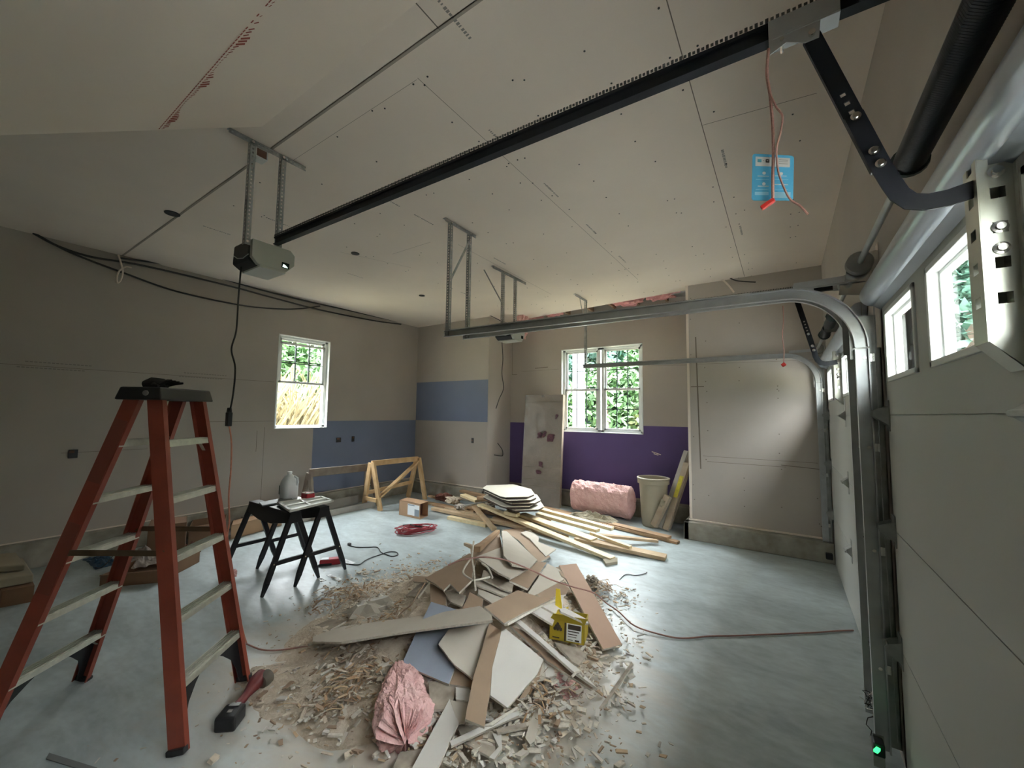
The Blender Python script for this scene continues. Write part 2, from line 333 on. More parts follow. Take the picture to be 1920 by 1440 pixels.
# ---------------------------------------------------------------- windows
def window(name, ax, c, t, a0, a1, z0, z1, units, open_bottom=False):
    """vinyl window set in the reveal; ax 'X' = wall plane x=c (outside towards -x), 'Y' = plane y=c (outside +y)"""
    root = struct(name, ((c, (a0+a1)/2, z0) if ax == 'X' else ((a0+a1)/2, c, z0)))
    def bx(mb, p, q, r, s_, d0, d1, m=None):
        if ax == 'X': mb.box((c-d1, p, r), (c-d0, q, s_), m)
        else: mb.box((p, c+d0, r), (q, c+d1, s_), m)
    mb = MB()                                                  # white reveal lining
    for r_ in ((a0, a0+.012, z0, z1), (a1-.012, a1, z0, z1), (a0, a1, z1-.012, z1), (a0, a1, z0, z0+.012)): bx(mb, *r_, -.004, t)
    mb.build('reveal', 'frame', root)
    w = (a1-a0)/units; zm = (z0+z1)/2
    for u_ in range(units):
        p, q = a0+.012+u_*w, a0+w*(u_+1)-.012
        mb = MB(); f = .045
        for r_ in ((p, p+f, z0, z1), (q-f, q, z0, z1), (p, q, z1-f, z1), (p, q, z0, z0+f)): bx(mb, *r_, t-.07, t)
        mb.build('frame', 'frame', root, bevel=.003)
        ps, qs = p+f, q-f
        for k, (s0, s1, d) in enumerate(((zm-.02, z1-f, t-.03), ((zm-.02, z1-f-.06, t-.055) if open_bottom else (z0+f, zm+.02, t-.055)))):
            mb = MB(); g = .034
            for r_ in ((ps, ps+g, s0, s1), (qs-g, qs, s0, s1), (ps, qs, s1-g, s1), (ps, qs, s0, s0+g)): bx(mb, *r_, d-.012, d+.012)
            sash = mb.build('sash', 'frame', root, bevel=.002)
            mb = MB(); gp, gq, g0, g1 = ps+g, qs-g, s0+g, s1-g
            for i in (1, 2): x = gp+(gq-gp)*i/3; bx(mb, x-.008, x+.008, g0, g1, d-.006, d+.001)
            z = (g0+g1)/2; bx(mb, gp, gq, z-.008, z+.008, d-.006, d+.001)
            mb.build('muntin', 'muntin', sash)
            mb = MB(); bx(mb, gp, gq, g0, g1, d+.002, d+.006); mb.build('pane', 'glass', sash)
            if k == 1:
                mb = MB()
                for i in (.28, .72): x = gp+(gq-gp)*i; bx(mb, x-.03, x+.03, s1, s1+.014, d-.014, d+.008)
                mb.build('lock', 'galvd', sash)
    return root
M['muntin'] = mat('muntin_grey', (.07, .09, .09), .5)
window('window_1', 'X', XL, .13, *W1, 1, True)
window('window_2', 'Y', Y2, .13, *W2, 2)

# ---------------------------------------------------------------- garage doors
M['wood_jamb'] = mat('jamb_wood', (.60, .40, .20), .7, c2=(.48, .30, .15), scale=2, stretch=(8, 8, 1))
def garage_door(i):
    y0, y1 = DOORS[i]; root = struct('door_%d' % (i+1), (XR, (y0+y1)/2, 0)); x0, x1 = XR, XR+.045
    for k in range(4):
        mb = MB(); zlo, zhi = DSEC[k]+(.012 if k == 0 else .002), DSEC[k+1]-.002
        rc = [(a, b, WZ[0], WZ[1], None) for a, b in DWIN[i]] if k == 3 else []
        for (p, q, r, s_, mt) in cells(y0+.005, y1-.005, zlo, zhi, rc): mb.box((x0, p, r), (x1, q, s_))
        if k < 3: mb.box((x0+.008, y0+.005, zhi-.02), (x1-.008, y1-.005, zhi+.02))
        sec = mb.build('panel', 'door', root)
    for a, b in DWIN[i]:
        mb = MB()
        for r_ in ((a, a+.022, WZ[0], WZ[1]), (b-.022, b, WZ[0], WZ[1]), (a, b, WZ[1]-.022, WZ[1]), (a, b, WZ[0], WZ[0]+.022)): mb.box((x0-.008, r_[0], r_[2]), (x1-.012, r_[1], r_[3]))
        for r_ in ((a+.022, a+.034, WZ[0], WZ[1]), (b-.034, b-.022, WZ[0], WZ[1]), (a, b, WZ[1]-.034, WZ[1]-.02), (a, b, WZ[0]+.02, WZ[0]+.034)): mb.box((x0+.022, r_[0], r_[2]), (x1+.004, r_[1], r_[3]))
        fr = mb.build('window_frame', 'frame', root, bevel=.003)
        mb = MB(); mb.box((x0+.028, a+.01, WZ[0]+.01), (x0+.032, b-.01, WZ[1]-.01)); mb.build('pane', 'glass', fr)
    mb = MB(); mb.box((x0+.008, y0, 0), (x1-.005, y1, .014)); mb.build('bottom_seal', 'blackp', root)
    # half-round stiffening strut along the top
    mb = MB(); n = 12; zc = 2.205; R_ = .05; prof = []
    for k in range(n+1): t = math.pi*(k/n)-math.pi/2; prof.append((x0-.03-R_*math.cos(t)*1.0, zc+R_*1.1*math.sin(t)))
    prof = [(x0-.002, zc-.075), (x0-.03, zc-.055)]+prof+[(x0-.03, zc+.055), (x0-.002, zc+.07)]
    mb.prism([(px, y0+.02, pz) for px, pz in prof], (0, y1-y0-.04, 0)); mb.build('strut', 'steelw', root, smooth=True)
    # hinges: end hinges with rollers and centre hinges
    for k in (1, 2, 3):
        z = DSEC[k]
        for yc, end in ((y0+.05, 1), (y1-.05, -1)):
            mb = MB(); mb.box((x0-.004, yc-.035, z-.075), (x0, yc+.035, z+.07))
            mb.prism([(x0-.004, yc-.03*0-end*.035, z-.05), (x0-.06, yc-end*.035, z-.005), (x0-.06, yc-end*.035, z+.02), (x0-.004, yc-end*.035, z+.045)], (0, .004*end, 0))
            mb.prism([(x0-.004, yc+end*.03, z-.05), (x0-.06, yc+end*.03, z-.005), (x0-.06, yc+end*.03, z+.02), (x0-.004, yc+end*.03, z+.045)], (0, .004*end, 0))
            mb.cyl((x0-.045, yc-end*.12, z+.01), (x0-.045, yc+end*.03, z+.01), .006, 8)
            h = mb.build('end_hinge', 'galvd', root)
            mb = MB(); mb.cyl((x0-.045, yc-end*.115, z+.01), (x0-.045, yc-end*.1, z+.01), .022, 14); mb.build('roller', 'blackp', h)
        for yc in ((y0+y1)/2-.12 if i == 0 else (y0+y1)/2-.1,):
            mb = MB(); mb.prism([(x0-.003, yc-.03, z-.09), (x0-.003, yc+.03, z-.09), (x0-.003, yc+.045, z-.02), (x0-.003, yc+.045, z+.02), (x0-.003, yc+.03, z+.09), (x0-.003, yc-.03, z+.09), (x0-.003, yc-.045, z+.02), (x0-.003, yc-.045, z-.02)], (.003, 0, 0))
            mb.prism([(x0-.003, yc-.04, z-.04), (x0-.045, yc-.02, z), (x0-.003, yc-.04, z+.04)], (0, .08, 0)); mb.cyl((x0-.04, yc-.05, z), (x0-.04, yc+.05, z), .008, 8)
            mb.build('centre_hinge', 'galvd', root, bevel=.001)
    # operator bracket: perforated channel on the top section, with bolts
    yc = (y0+y1)/2; mb = MB(); zt, zl = 2.18, 1.70; xo = x0-.052
    holes = [zl+.15+.075*k for k in range(5)]
    mb.box((x0-.002, yc-.05, zl+.06), (x0, yc+.05, zt))
    cz = [zl+.05]+holes+[zt]; hz = .012
    for s_ in (-1, 1):                                                # side flanges with round-ish holes
        ys = yc+s_*.035
        edges = [zl+.06]
        for hh in holes: edges += [hh-hz, hh+hz]
        edges.append(zt)
        for k in range(0, len(edges), 2): mb.box((xo, ys-.0015, edges[k]), (x0, ys+.0015, edges[k+1]))
        for hh in holes: mb.box((xo, ys-.0015, hh-hz), (xo+.016, ys+.0015, hh+hz)); mb.box((x0-.014, ys-.0015, hh-hz), (x0, ys+.0015, hh+hz))
        mb.prism([(xo, ys-.0015, zl+.06), (x0, ys-.0015, zl+.06), (x0, ys-.0015, zl)], (0, .003, 0))
    for k in range(0, len(edges), 2): mb.box((xo-.002, yc-.036, edges[k]), (xo, yc+.036, edges[k+1]))
    for hh in holes: mb.box((xo-.002, yc-.036, hh-hz), (xo, yc-.014, hh+hz)); mb.box((xo-.002, yc+.014, hh-hz), (xo, yc+.036, hh+hz))
    mb.add([(xo, yc-.036, zl+.06), (xo, yc+.036, zl+.06), (x0-.004, yc+.036, zl), (x0-.004, yc-.036, zl)], [(0, 1, 2, 3)])
    br = mb.build('operator_bracket', 'brk', root)
    for zz, yy, dy in ((2.0, yc-.036, -1), (1.955, yc-.036, -1), (2.12, yc-.036, -1), (2.0, yc+.036, 1), (1.94, yc+.036, 1)):
        MB().lathe((xo+.026, yy, zz), [(.013, 0), (.013, .003*dy), (.008, .004*dy), (.007, .010*dy), (0, .010*dy)], 14, ax=(0, 1, 0)).build('bolt', 'bolt', br)
    mb = MB(); mb.box((x0-.004, yc-.14, 1.55+.09), (x0, yc-.09, zl+.06)); mb.build('hinge_strap', 'frame', root)
    # opening lining (raw wood jambs and head outside the door)
    mb = MB(); mb.box((x1+.005, y0-.0, 0), (XR+.20, y0+.04, DH)); mb.box((x1+.005, y1-.04, 0), (XR+.20, y1, DH)); mb.box((x1+.005, y0, DH-.03), (XR+.20, y1, DH+.02))
    mb.build('trim_%d' % (i+2), 'wood_jamb', kind='structure')
    return root
M['brk'] = mat('bracket_steel', (.62, .63, .56), .35, metal=.7, var=.1, scale=9)
garage_door(0); garage_door(1)
# ================================================================ CAVITY ABOVE THE RECESS (torn ceiling strip)
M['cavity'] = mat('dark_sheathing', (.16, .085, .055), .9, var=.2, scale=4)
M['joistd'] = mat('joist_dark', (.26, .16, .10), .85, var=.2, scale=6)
M['pink'] = mat('pink_fibreglass', (.78, .40, .38), .95, c2=(.62, .27, .27), scale=9, bump=.9, bscale=30, dist=.03)
M['pinkp'] = mat('pink_fibreglass_pale', (.86, .57, .54), .95, c2=(.76, .44, .42), scale=12, bump=.9, bscale=60, dist=.012)
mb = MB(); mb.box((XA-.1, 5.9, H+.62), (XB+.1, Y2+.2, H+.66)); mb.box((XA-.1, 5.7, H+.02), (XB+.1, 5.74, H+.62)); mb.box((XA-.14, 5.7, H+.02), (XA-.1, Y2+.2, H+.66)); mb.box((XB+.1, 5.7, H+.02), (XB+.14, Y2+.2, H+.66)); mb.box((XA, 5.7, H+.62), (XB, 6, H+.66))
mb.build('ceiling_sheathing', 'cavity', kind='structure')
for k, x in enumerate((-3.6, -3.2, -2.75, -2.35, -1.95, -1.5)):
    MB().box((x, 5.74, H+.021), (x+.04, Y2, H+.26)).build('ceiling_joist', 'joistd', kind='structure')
def lump(name, c, size, m, parent=None, seed=0, res=22, amp=.25, freq=3.0, smooth=True, rot=0, fine=.06, **kw):
    """irregular fibrous body: an ellipsoid roughened by noise"""
    mb = MB(); vs = []; c = V(c); cr, sr = math.cos(rot), math.sin(rot); n2 = res*2
    for i in range(res+1):
        th = math.pi*i/res
        for j in range(n2):
            ph = 2*math.pi*j/n2; d = V((math.sin(th)*math.cos(ph), math.sin(th)*math.sin(ph), math.cos(th)))
            d2 = V([math.copysign(abs(q)**.7, q) for q in d])
            k = 1+amp*noise.noise(d*freq+V((seed, 0, 0)))+fine*noise.noise(d*freq*5+V((0, seed, 0)))+fine*.6*noise.noise(d*freq*13+V((0, 0, seed)))
            p = V((d2.x*size[0], d2.y*size[1], d2.z*size[2]))*k; vs.append(c+V((p.x*cr-p.y*sr, p.x*sr+p.y*cr, p.z)))
    fs = [(i*n2+j, i*n2+(j+1) % n2, (i+1)*n2+(j+1) % n2, (i+1)*n2+j) for i in range(res) for j in range(n2)]
    mb.add(vs, fs); return mb.build(name, m, parent, smooth=False, **kw)
BATT = 'pink insulation in the torn ceiling'
for k, (x, y, sx_, lab) in enumerate(((-3.98, 6.45, .30, 'pink insulation batt hanging out beside the far opener motor'), (-3.42, 6.36, .22, 'pale pink insulation wad next to the dark ceiling gap'),
        (-2.02, 6.3, .26, 'pink insulation batt in the torn ceiling above the double window'), (-1.5, 6.26, .24, 'pink insulation batt in the torn ceiling nearest the pier'))):
    lump('insulation_batt', (x, y, H+.12), (sx_, .12, .13), 'pink', seed=k*7, amp=.35, label=lab, cat='insulation', group=BATT)
lump('insulation_batt', (-3.93, 6.1, H-.16), (.10, .09, .2), 'pinkp', seed=33, amp=.6, fine=.2, label='shaggy pink insulation tuft dangling from the torn ceiling behind the far opener', cat='insulation', group=BATT)
MB().prism([(-1.5, 6.2, H+.01), (XB+.01, 6.1, H-.0), (XB+.01, Y2-.1, H+.02), (-1.5, Y2-.1, H+.06)], (0, 0, .012)).build('plastic_sheet', 'print' , label='greyish vapour barrier sheet at the end of the torn ceiling strip', cat='plastic sheet')

# ================================================================ PERFORATED ANGLE IRON
def perf_angle(mb, p, q, w=.032, n1=(1, 0, 0), n2=(0, 1, 0), m='galvd', pitch=.026):
    """slotted angle from p to q: two flanges running along n1 and n2, each punched with a row of holes"""
    p, q = V(p), V(q); L = (q-p).length; d = (q-p)/L
    for n_, o in ((V(n1), V(n2)), (V(n2), V(n1))):
        def slab(a, b, u0, u1):
            t = .0018; c0 = p+d*a+n_*u0; e1 = d*(b-a); e2 = n_*(u1-u0); e3 = o*t
            vs = [c0, c0+e1, c0+e1+e2, c0+e2, c0+e3, c0+e1+e3, c0+e1+e2+e3, c0+e2+e3]
            mb.add(vs, [(0,3,2,1),(4,5,6,7),(0,1,5,4),(1,2,6,5),(2,3,7,6),(3,0,4,7)], m)
        slab(0, L, 0, w*.36); slab(0, L, w*.66, w); k = 0; s_ = 0
        while s_ < L: slab(s_, min(L, s_+pitch*.55), w*.36, w*.66); s_ += pitch
def hanger(name, label, group, x, ys, ceil, drops, brace=None, ceil_dir=1):
    """ceiling angle along Y plus drop angles; drops = [(y, z_bottom)]"""
    root = thing(name, (x, ys[0], H-.04), label, 'hanger', group)
    mb = MB(); perf_angle(mb, (x, ys[0], H-.002), (x, ys[1], H-.002), .034, (-1, 0, 0), (0, 0, -1)); mb.build('ceiling_angle', parent=root)
    for y, z in drops:
        mb = MB(); perf_angle(mb, (x, y, z), (x, y, H-.02), .034, (-1*ceil_dir, 0, 0), (0, 1, 0)); mb.build('drop_angle', parent=root)
        for zz in (H-.018, z+.02): MB().cyl((x+.006, y+.015, zz), (x-.004, y+.015, zz), .009, 8).build('bolt', 'bolt', root)
    if brace:
        mb = MB(); mb.bar(brace[0], brace[1], .022, .003, (1, 0, 0), 'galvd'); mb.build('brace', parent=root)
    return root
G_H = 'slotted angle hangers on the ceiling'
hanger('track_hanger', 'long slotted steel hanger carrying the ends of the paired middle door tracks', G_H, -2.5, (2.59, 3.03), True, ((2.66, 2.29), (2.93, 2.31)), ((-2.5, 2.93, H-.1), (-2.5, 2.68, H-.55)))
hanger('track_hanger', 'slotted steel hanger dropping to the thin track end in front of the double window', G_H, -2.5, (5.34, 5.78), True, ((5.735, 2.31),), ((-2.5, 5.5, H-.03), (-2.5, 5.72, H-.5)))
hanger('opener_hanger', 'slotted steel bracket with two drops holding the opener motor above the ladder', G_H, -2.83, (.99, 1.48), True, ((1.115, 2.66), (1.31, 2.66)))
hanger('opener_hanger', 'slotted steel bracket with two drops holding the far opener motor behind the tracks', G_H, -2.85, (3.78, 4.53), True, ((4.0, 2.62), (4.28, 2.62)), ((-2.86, 4.0, 2.95), (-3.0, 3.8, H-.02)))

# ================================================================ DOOR TRACKS
TP = [(-.028, -.013), (-.028, .014), (.028, .014), (.028, -.013), (.0225, -.013), (.0225, .009), (-.0225, .009), (-.0225, -.013)]
def track(label, y, side, xe=-2.56, ze=2.311, xv=.335, slope_z=2.275, r=.32, ang=True):
    """side = +1: web on the +y side (opening towards -y)"""
    prof = [(a, b*side) for a, b in TP]
    if side < 0: prof = prof[::-1]
    root = thing('door_track', (xv, y, 0), label, 'door track', 'galvanised garage door tracks')
    mb = MB(); mb.sweep(prof, [(xe, y, ze), (xv-r, y, slope_z)]); 
    if ang:
        mb.bar((xe, y+side*.014, ze+.03), (xv-r-.15, y+side*.014, slope_z+.03), .003, .018, m=None); mb.bar((xe, y+side*.03, ze+.038), (xv-r-.15, y+side*.03, slope_z+.038), .032, .003)
    mb.build('horizontal_track', 'galv', root)
    pts = [(xv-r+r*math.sin(t), y, slope_z-r+r*math.cos(t)) for t in [math.pi/2*k/14 for k in range(15)]]
    MB().sweep(prof, [(xv-r-.002, y, slope_z)]+pts).build('curved_track', 'galv', root, smooth=True)
    MB().sweep(prof, [(xv, y, slope_z-r-.01), (xv+.005, y, .03)]).build('vertical_track', 'galv', root)
    mb = MB(); ya = y+side*.018                              # jamb angle with slots
    mb.box((xv+.03, ya, .05), (XR-.002, ya+.003, 1.95)); mb.box((XR-.005, min(ya, ya+side*.05), .05), (XR-.002, max(ya, ya+side*.05), 1.95)); mb.build('jamb_angle', 'galvd', root)
    for z in (.4, .95, 1.45, 1.9):
        mb = MB(); mb.box((xv+.0, y+side*.012, z-.02), (xv+.05, y+side*.02, z+.02)); mb.cyl((xv+.01, y+side*.02, z), (xv+.01, y+side*.004, z), .008, 8, 'bolt'); mb.build('track_bracket', 'galvd', root)
    mb = MB(); mb.box((xv-.045, y+side*.014, slope_z-r-.06), (xv+.06, y+side*.018, slope_z-r+.16))
    for dz in (-.03, .02, .07): mb.cyl((xv, y+side*.010, slope_z-r+dz), (xv, y+side*.026, slope_z-r+dz), .009, 8)
    mb.build('flag_bracket', 'galvd', root)
    mb = MB(); mb.bar((xv-r+.05, y+side*.02, slope_z+.045), (XR-.01, y+side*.02, slope_z+.05), .003, .03); mb.bar((xv-r+.05, y+side*.036, slope_z+.06), (XR-.01, y+side*.036, slope_z+.065), .03, .003); mb.build('header_angle', 'galv', root)
    return root
track('galvanised track of the nearer door, curving out over the room in front of its twin', 2.665, 1)
track('galvanised track of the farther door running just behind the nearer pair member', 2.965, -1, xe=-2.58, ze=2.338, slope_z=2.33)
track('thin galvanised track of the farther door crossing in front of the double window', 5.735, 1, ze=2.325, slope_z=2.315)

# ================================================================ TORSION SPRINGS
def torsion(i, label):
    y0, y1 = DOORS[i]; x, z = .337, 2.375; ym = (y0+y1)/2
    root = thing('torsion_spring_assembly', (x, ym, z), label, 'torsion spring', 'torsion spring shafts over the doors')
    MB().cyl((x, y0-.12, z), (x, y1+.06, z), .0127, 14).build('shaft', 'galv', root, smooth=True)
    for a, b in (((.66, 1.63),) if i == 0 else ((ym+.05, ym+.42), (ym-.42, ym-.05))):
        mb = MB(); n = int((b-a)/.0075); pts = []
        for k in range(n*10+1): t = 2*math.pi*k/10; pts.append((x+.036*math.cos(t), a+(b-a)*k/(n*10), z+.036*math.sin(t)))
        mb.tube(pts, .0043, 5); mb.cyl((x, a, z), (x, b, z), .033, 18); mb.build('spring', 'spring', root, smooth=True)
        e, s_ = (b, 1) if (a > ym or i == 0) else (a, -1)
        mb = MB(); mb.lathe((x, e, z), [(.012, 0), (.046, 0), (.048, s_*.012), (.04, s_*.028), (.03, s_*.045), (.012, s_*.046)], 18, ax=(0, 1, 0)); mb.cyl((x-.05, e+s_*.015, z), (x-.02, e+s_*.015, z), .008, 6); mb.build('winding_cone', 'cone', root)
    yk = .62 if i == 0 else ym; mb = MB(); mb.box((XR-.004, yk-.04, z-.12), (XR, yk+.04, z+.12)); mb.box((x-.03, yk-.002, z-.05), (XR, yk+.002, z+.05)); mb.build('centre_bracket', 'galvd', root)
    for ye, s_ in ((y1+.0, -1), (y0+.0, 1)):
        mb = MB(); mb.lathe((x, ye-.0, z), [(.012, 0), (.05, 0), (.056, s_*.006), (.048, s_*.012), (.046, s_*.045), (.054, s_*.05), (.03, s_*.052), (.012, s_*.06)], 22, ax=(0, 1, 0)); mb.build('cable_drum', 'galvd', root, smooth=True)
        mb = MB(); ye2 = ye-s_*.02; mb.prism([(x-.055, ye2, z-.07), (XR, ye2, z-.09), (XR, ye2, z+.07), (x+.01, ye2, z+.06), (x-.04, ye2, z+.03)], (0, -s_*.004, 0)); mb.box((XR-.004, min(ye2, ye2+s_*.06), z-.1), (XR, max(ye2, ye2+s_*.06), z+.09))
        mb.lathe((x, ye2, z), [(.014, s_*.006), (.026, s_*.008), (.028, 0)], 16, 'bolt', (0, 1, 0)); mb.build('bearing_plate', 'galvd', root)
        MB().tube([(x+.047, ye+s_*.02, z), (XR-.03, ye+s_*.005, 1.2), (XR-.02, ye, .1)], .0018, 5).build('lift_cable', 'galvd', root)
M['cone'] = mat('cone_dark_green', (.03, .05, .045), .4, metal=.3)
torsion(0, 'black torsion spring and shaft above the nearer garage door')
torsion(1, 'black torsion spring and shaft above the farther garage door beyond the tracks')

# ================================================================ GARAGE DOOR OPENERS
M['cover'] = mat('opener_cover', (.62, .63, .59), .45, var=.04, scale=3); M['cordblack'] = mat('cord_black', (.02, .02, .02), .5)
M['lens'] = mat('lamp_lens', (.02, .04, .03), .2, emit=(.75, 1, .85, .0)); M['led'] = mat('opener_lamp', (.8, 1, .9), .3, emit=(.75, 1, .85, 3.0))
def opener(i, label, xm=-2.80):
    y0, y1 = DOORS[i]; y = 1.28 if i == 0 else 4.15; z0, z1 = 2.725, 2.665
    if i == 1: z0, z1 = 2.69, 2.665
    root = thing('garage_door_opener', (xm-.1, y, z0-.2), label, 'opener', 'ceiling-hung door openers')
    mb = MB(); a, b = V((xm+.02, y, z0)), V((.38, y, z1))
    mb.bar(a, b, .008, .05); mb.bar(a+V((0, 0, -.025)), b+V((0, 0, -.025)), .034, .005); mb.bar(a+V((0, 0, .02)), b+V((0, 0, .02)), .026, .012); mb.build('rail', 'black', root)
    mb = MB(); n = 250
    for s_ in (-1, 1):
        for k in range(n):
            t0, t1 = k/n, (k+.62)/n; p, q = a.lerp(b, t0), a.lerp(b, t1); o = V((0, s_*.010, .036))
            mb.bar(p+o, q+o, .004, .011 if k % 2 else .007)
    mb.build('chain', 'chainm', root)
    pts = [(y-.13, 2.70), (y+.11, 2.70), (y+.14, 2.67), (y+.14, 2.60), (y+.09, 2.545), (y-.09, 2.545), (y-.13, 2.585)]
    dz = z0-2.725
    mb = MB(); mb.prism([(xm+.0, p, q+dz) for p, q in pts], (-.035, 0, 0)); mb.box((xm-.25, y-.08, 2.53+dz), (xm-.002, y+.085, 2.546+dz)); mb.prism([(xm-.03, y+.139, 2.60+dz), (xm-.24, y+.139, 2.60+dz), (xm-.24, y+.139, 2.67+dz), (xm-.03, y+.139, 2.67+dz)], (0, .004, 0))
    mb.build('cover', 'cover', root, bevel=.006)
    pb = [(y-.135, 2.705), (y+.13, 2.705), (y+.138, 2.66), (y+.13, 2.60), (y+.08, 2.548), (y-.085, 2.54), (y-.14, 2.575)]
    mb = MB(); mb.prism([(xm-.03, p, q+dz) for p, q in pb], (-.235, 0, 0)); mb.prism([(xm-.09, y-.1, 2.70+dz), (xm-.2, y-.1, 2.70+dz), (xm-.19, y-.1, 2.735+dz), (xm-.1, y-.1, 2.735+dz)], (0, .16, 0)); mb.build('motor_housing', 'blackp', root, bevel=.012)
    MB().tube([(xm-.03, y-.139, 2.60+dz), (xm-.1, y-.142, 2.585+dz), (xm-.18, y-.142, 2.60+dz), (xm-.24, y-.14, 2.63+dz)], .003, 6).build('trim_line', 'cover', root)
    mb = MB(); mb.box((xm, y+.055, 2.567+dz), (xm+.002, y+.105, 2.605+dz)); lens = mb.build('lamp_lens', 'lens', root)
    if i == 0: MB().prism([(xm+.0025, y+.06, 2.572), (xm+.0025, y+.095, 2.572), (xm+.0025, y+.085, 2.582), (xm+.0025, y+.066, 2.592)], (.001, 0, 0)).build('lamp_glow', 'led', lens)
    # header bracket at the wall
    MB().box((.36, y-.03, z1-.03), (XR, y+.03, z1+.03)).build('header_bracket', 'galvd', root)
    # trolley riding on the rail
    xt = -.005 if i == 0 else .08
    tz = z1 + (z0-z1)*(.38-xt)/(.38-xm)
    mb = MB(); mb.box((xt, y-.026, tz-.034), (xt+.155, y-.0225, tz+.018)); mb.box((xt, y+.0225, tz-.034), (xt+.155, y+.026, tz+.018)); mb.box((xt, y-.026, tz-.04), (xt+.155, y+.026, tz-.034))
    mb.prism([(xt+.0, y-.024, tz-.034), (xt+.0, y-.024, tz-.08), (xt+.04, y-.024, tz-.062), (xt+.08, y-.024, tz-.085), (xt+.11, y-.024, tz-.085), (xt+.115, y-.024, tz-.034)], (0, .003, 0))
    mb.box((xt-.004, y-.03, tz-.03), (xt+.006, y+.03, tz+.02), 'bolt') if False else None
    tr = mb.build('trolley', 'galv', root, bevel=.001)
    mb = MB(); mb.cyl((xt+.095, y-.035, tz-.07), (xt+.095, y+.03, tz-.07), .008, 10); mb.cyl((xt+.03, y-.03, tz-.05), (xt+.03, y+.02, tz-.05), .005, 8); mb.build('trolley_pin', 'bolt', tr)
    # straight arm with a row of holes
    if i == 0: p, q, yb = V((xt+.095, y-.012, tz-.065)), V((.212, y-.012, 2.20)), y-.012
    else: p, q, yb = V((xt+.03, y-.012, tz-.05)), V((.22, y-.012, 2.14)), y-.012
    mb = MB(); d = (q-p).normalized(); side = V((d.z, 0, -d.x)); L = (q-p).length; w = .036; h0 = L*.42
    mb.bar(p, p+d*h0, w, .004, (0, 1, 0))
    for s_ in (-1, 1): mb.bar(p+d*h0+side*(s_*w*.33), q+side*(s_*w*.33), w*.34, .004, (0, 1, 0))
    k = 0; s0 = h0
    while s0 < L: mb.bar(p+d*s0, p+d*min(L, s0+.017), w*.34, .004, (0, 1, 0)); s0 += .027
    for s_ in (-1, 1): mb.bar(p+side*(s_*w*.5)+V((0, .006, 0)), q+side*(s_*w*.5)+V((0, .006, 0)), .003, .014, (0, 1, 0))
    mb.build('straight_arm', 'black', root)
    # curved arm down to the door bracket
    cx_ = .255; path = [q-d*.16+V((0, -.006, 0)), q+V((0, -.006, 0)), V((.228, yb-.006, q.z-.045)), V((.24, yb-.006, q.z-.075)), V((.258, yb-.006, q.z-.098)), V((.285, yb-.006, q.z-.108)), V((.32, yb-.006, q.z-.108)), V((XR-.045, yb-.006, q.z-.098))]
    mb = MB(); ww = .038; Lp, Rp = [], []
    for k, pp in enumerate(path):
        dd = (path[min(k+1, len(path)-1)]-path[max(k-1, 0)]).normalized(); nn = V((dd.z, 0, -dd.x)); Lp.append(pp+nn*ww/2); Rp.append(pp-nn*ww/2)
    n = len(path); t = V((0, .005, 0)); vs = Lp+Rp+[v_+t for v_ in Lp]+[v_+t for v_ in Rp]; fs = []
    for k in range(n-1): fs += [(k, k+1, n+k+1, n+k), (2*n+k, 3*n+k, 3*n+k+1, 2*n+k+1), (k, 2*n+k, 2*n+k+1, k+1), (n+k, n+k+1, 3*n+k+1, 3*n+k)]
    fs += [(0, n, 3*n, 2*n), (n-1, 3*n-1, 4*n-1, 2*n-1)]; mb.add(vs, fs); mb.build('curved_arm', 'black', root)
    for s_ in (-.15, -.045, -.008): c = q+d*s_; MB().lathe((c.x, yb-.006, c.z), [(.011, 0), (.011, -.006), (.007, -.007), (.0065, -.012), (.0, -.012)], 12, ax=(0, 1, 0)).build('bolt', 'bolt', root)
    return root
M['chainm'] = mat('chain_steel', (.10, .10, .09), .4, metal=.8)
opener(0, 'door opener with white-faced motor, long black rail and black arm, nearest the eye')
opener(1, 'white and black opener half hidden behind the tracks near the double window', xm=-2.71)
def cable(name, label, cat, pts, r, m, group=None, n=6, wob=0, sub=6, kind=None):
    """smooth cable through the given points (Catmull-Rom)"""
    pts = [V(p) for p in pts]; P_ = [pts[0]]+pts+[pts[-1]]; out = []
    for k in range(len(pts)-1):
        a, b, c, d = P_[k:k+4]
        for j in range(sub):
            t = j/sub; out.append(.5*((2*b)+(c-a)*t+(2*a-5*b+4*c-d)*t*t+(3*b-a-3*c+d)*t**3))
    out.append(pts[-1])
    if wob: out = [p+V((noise.noise(p*9), noise.noise(p*9+V((5, 0, 0))), 0))*wob for p in out]
    mb = MB(); mb.tube(out, r, n); o = mb.build(name, m, smooth=True, label=label, cat=cat, group=group, kind=kind); return o
PX = lambda l, ax, v: [U(x, y, ax, v) for x, y in l]
M['ropered'] = mat('cord_red', (.36, .19, .155), .7, var=.25, scale=200); M['redp'] = mat('handle_red', (.36, .015, .012), .4); M['orange'] = mat('extension_orange', (.62, .26, .17), .6, var=.15, scale=60)
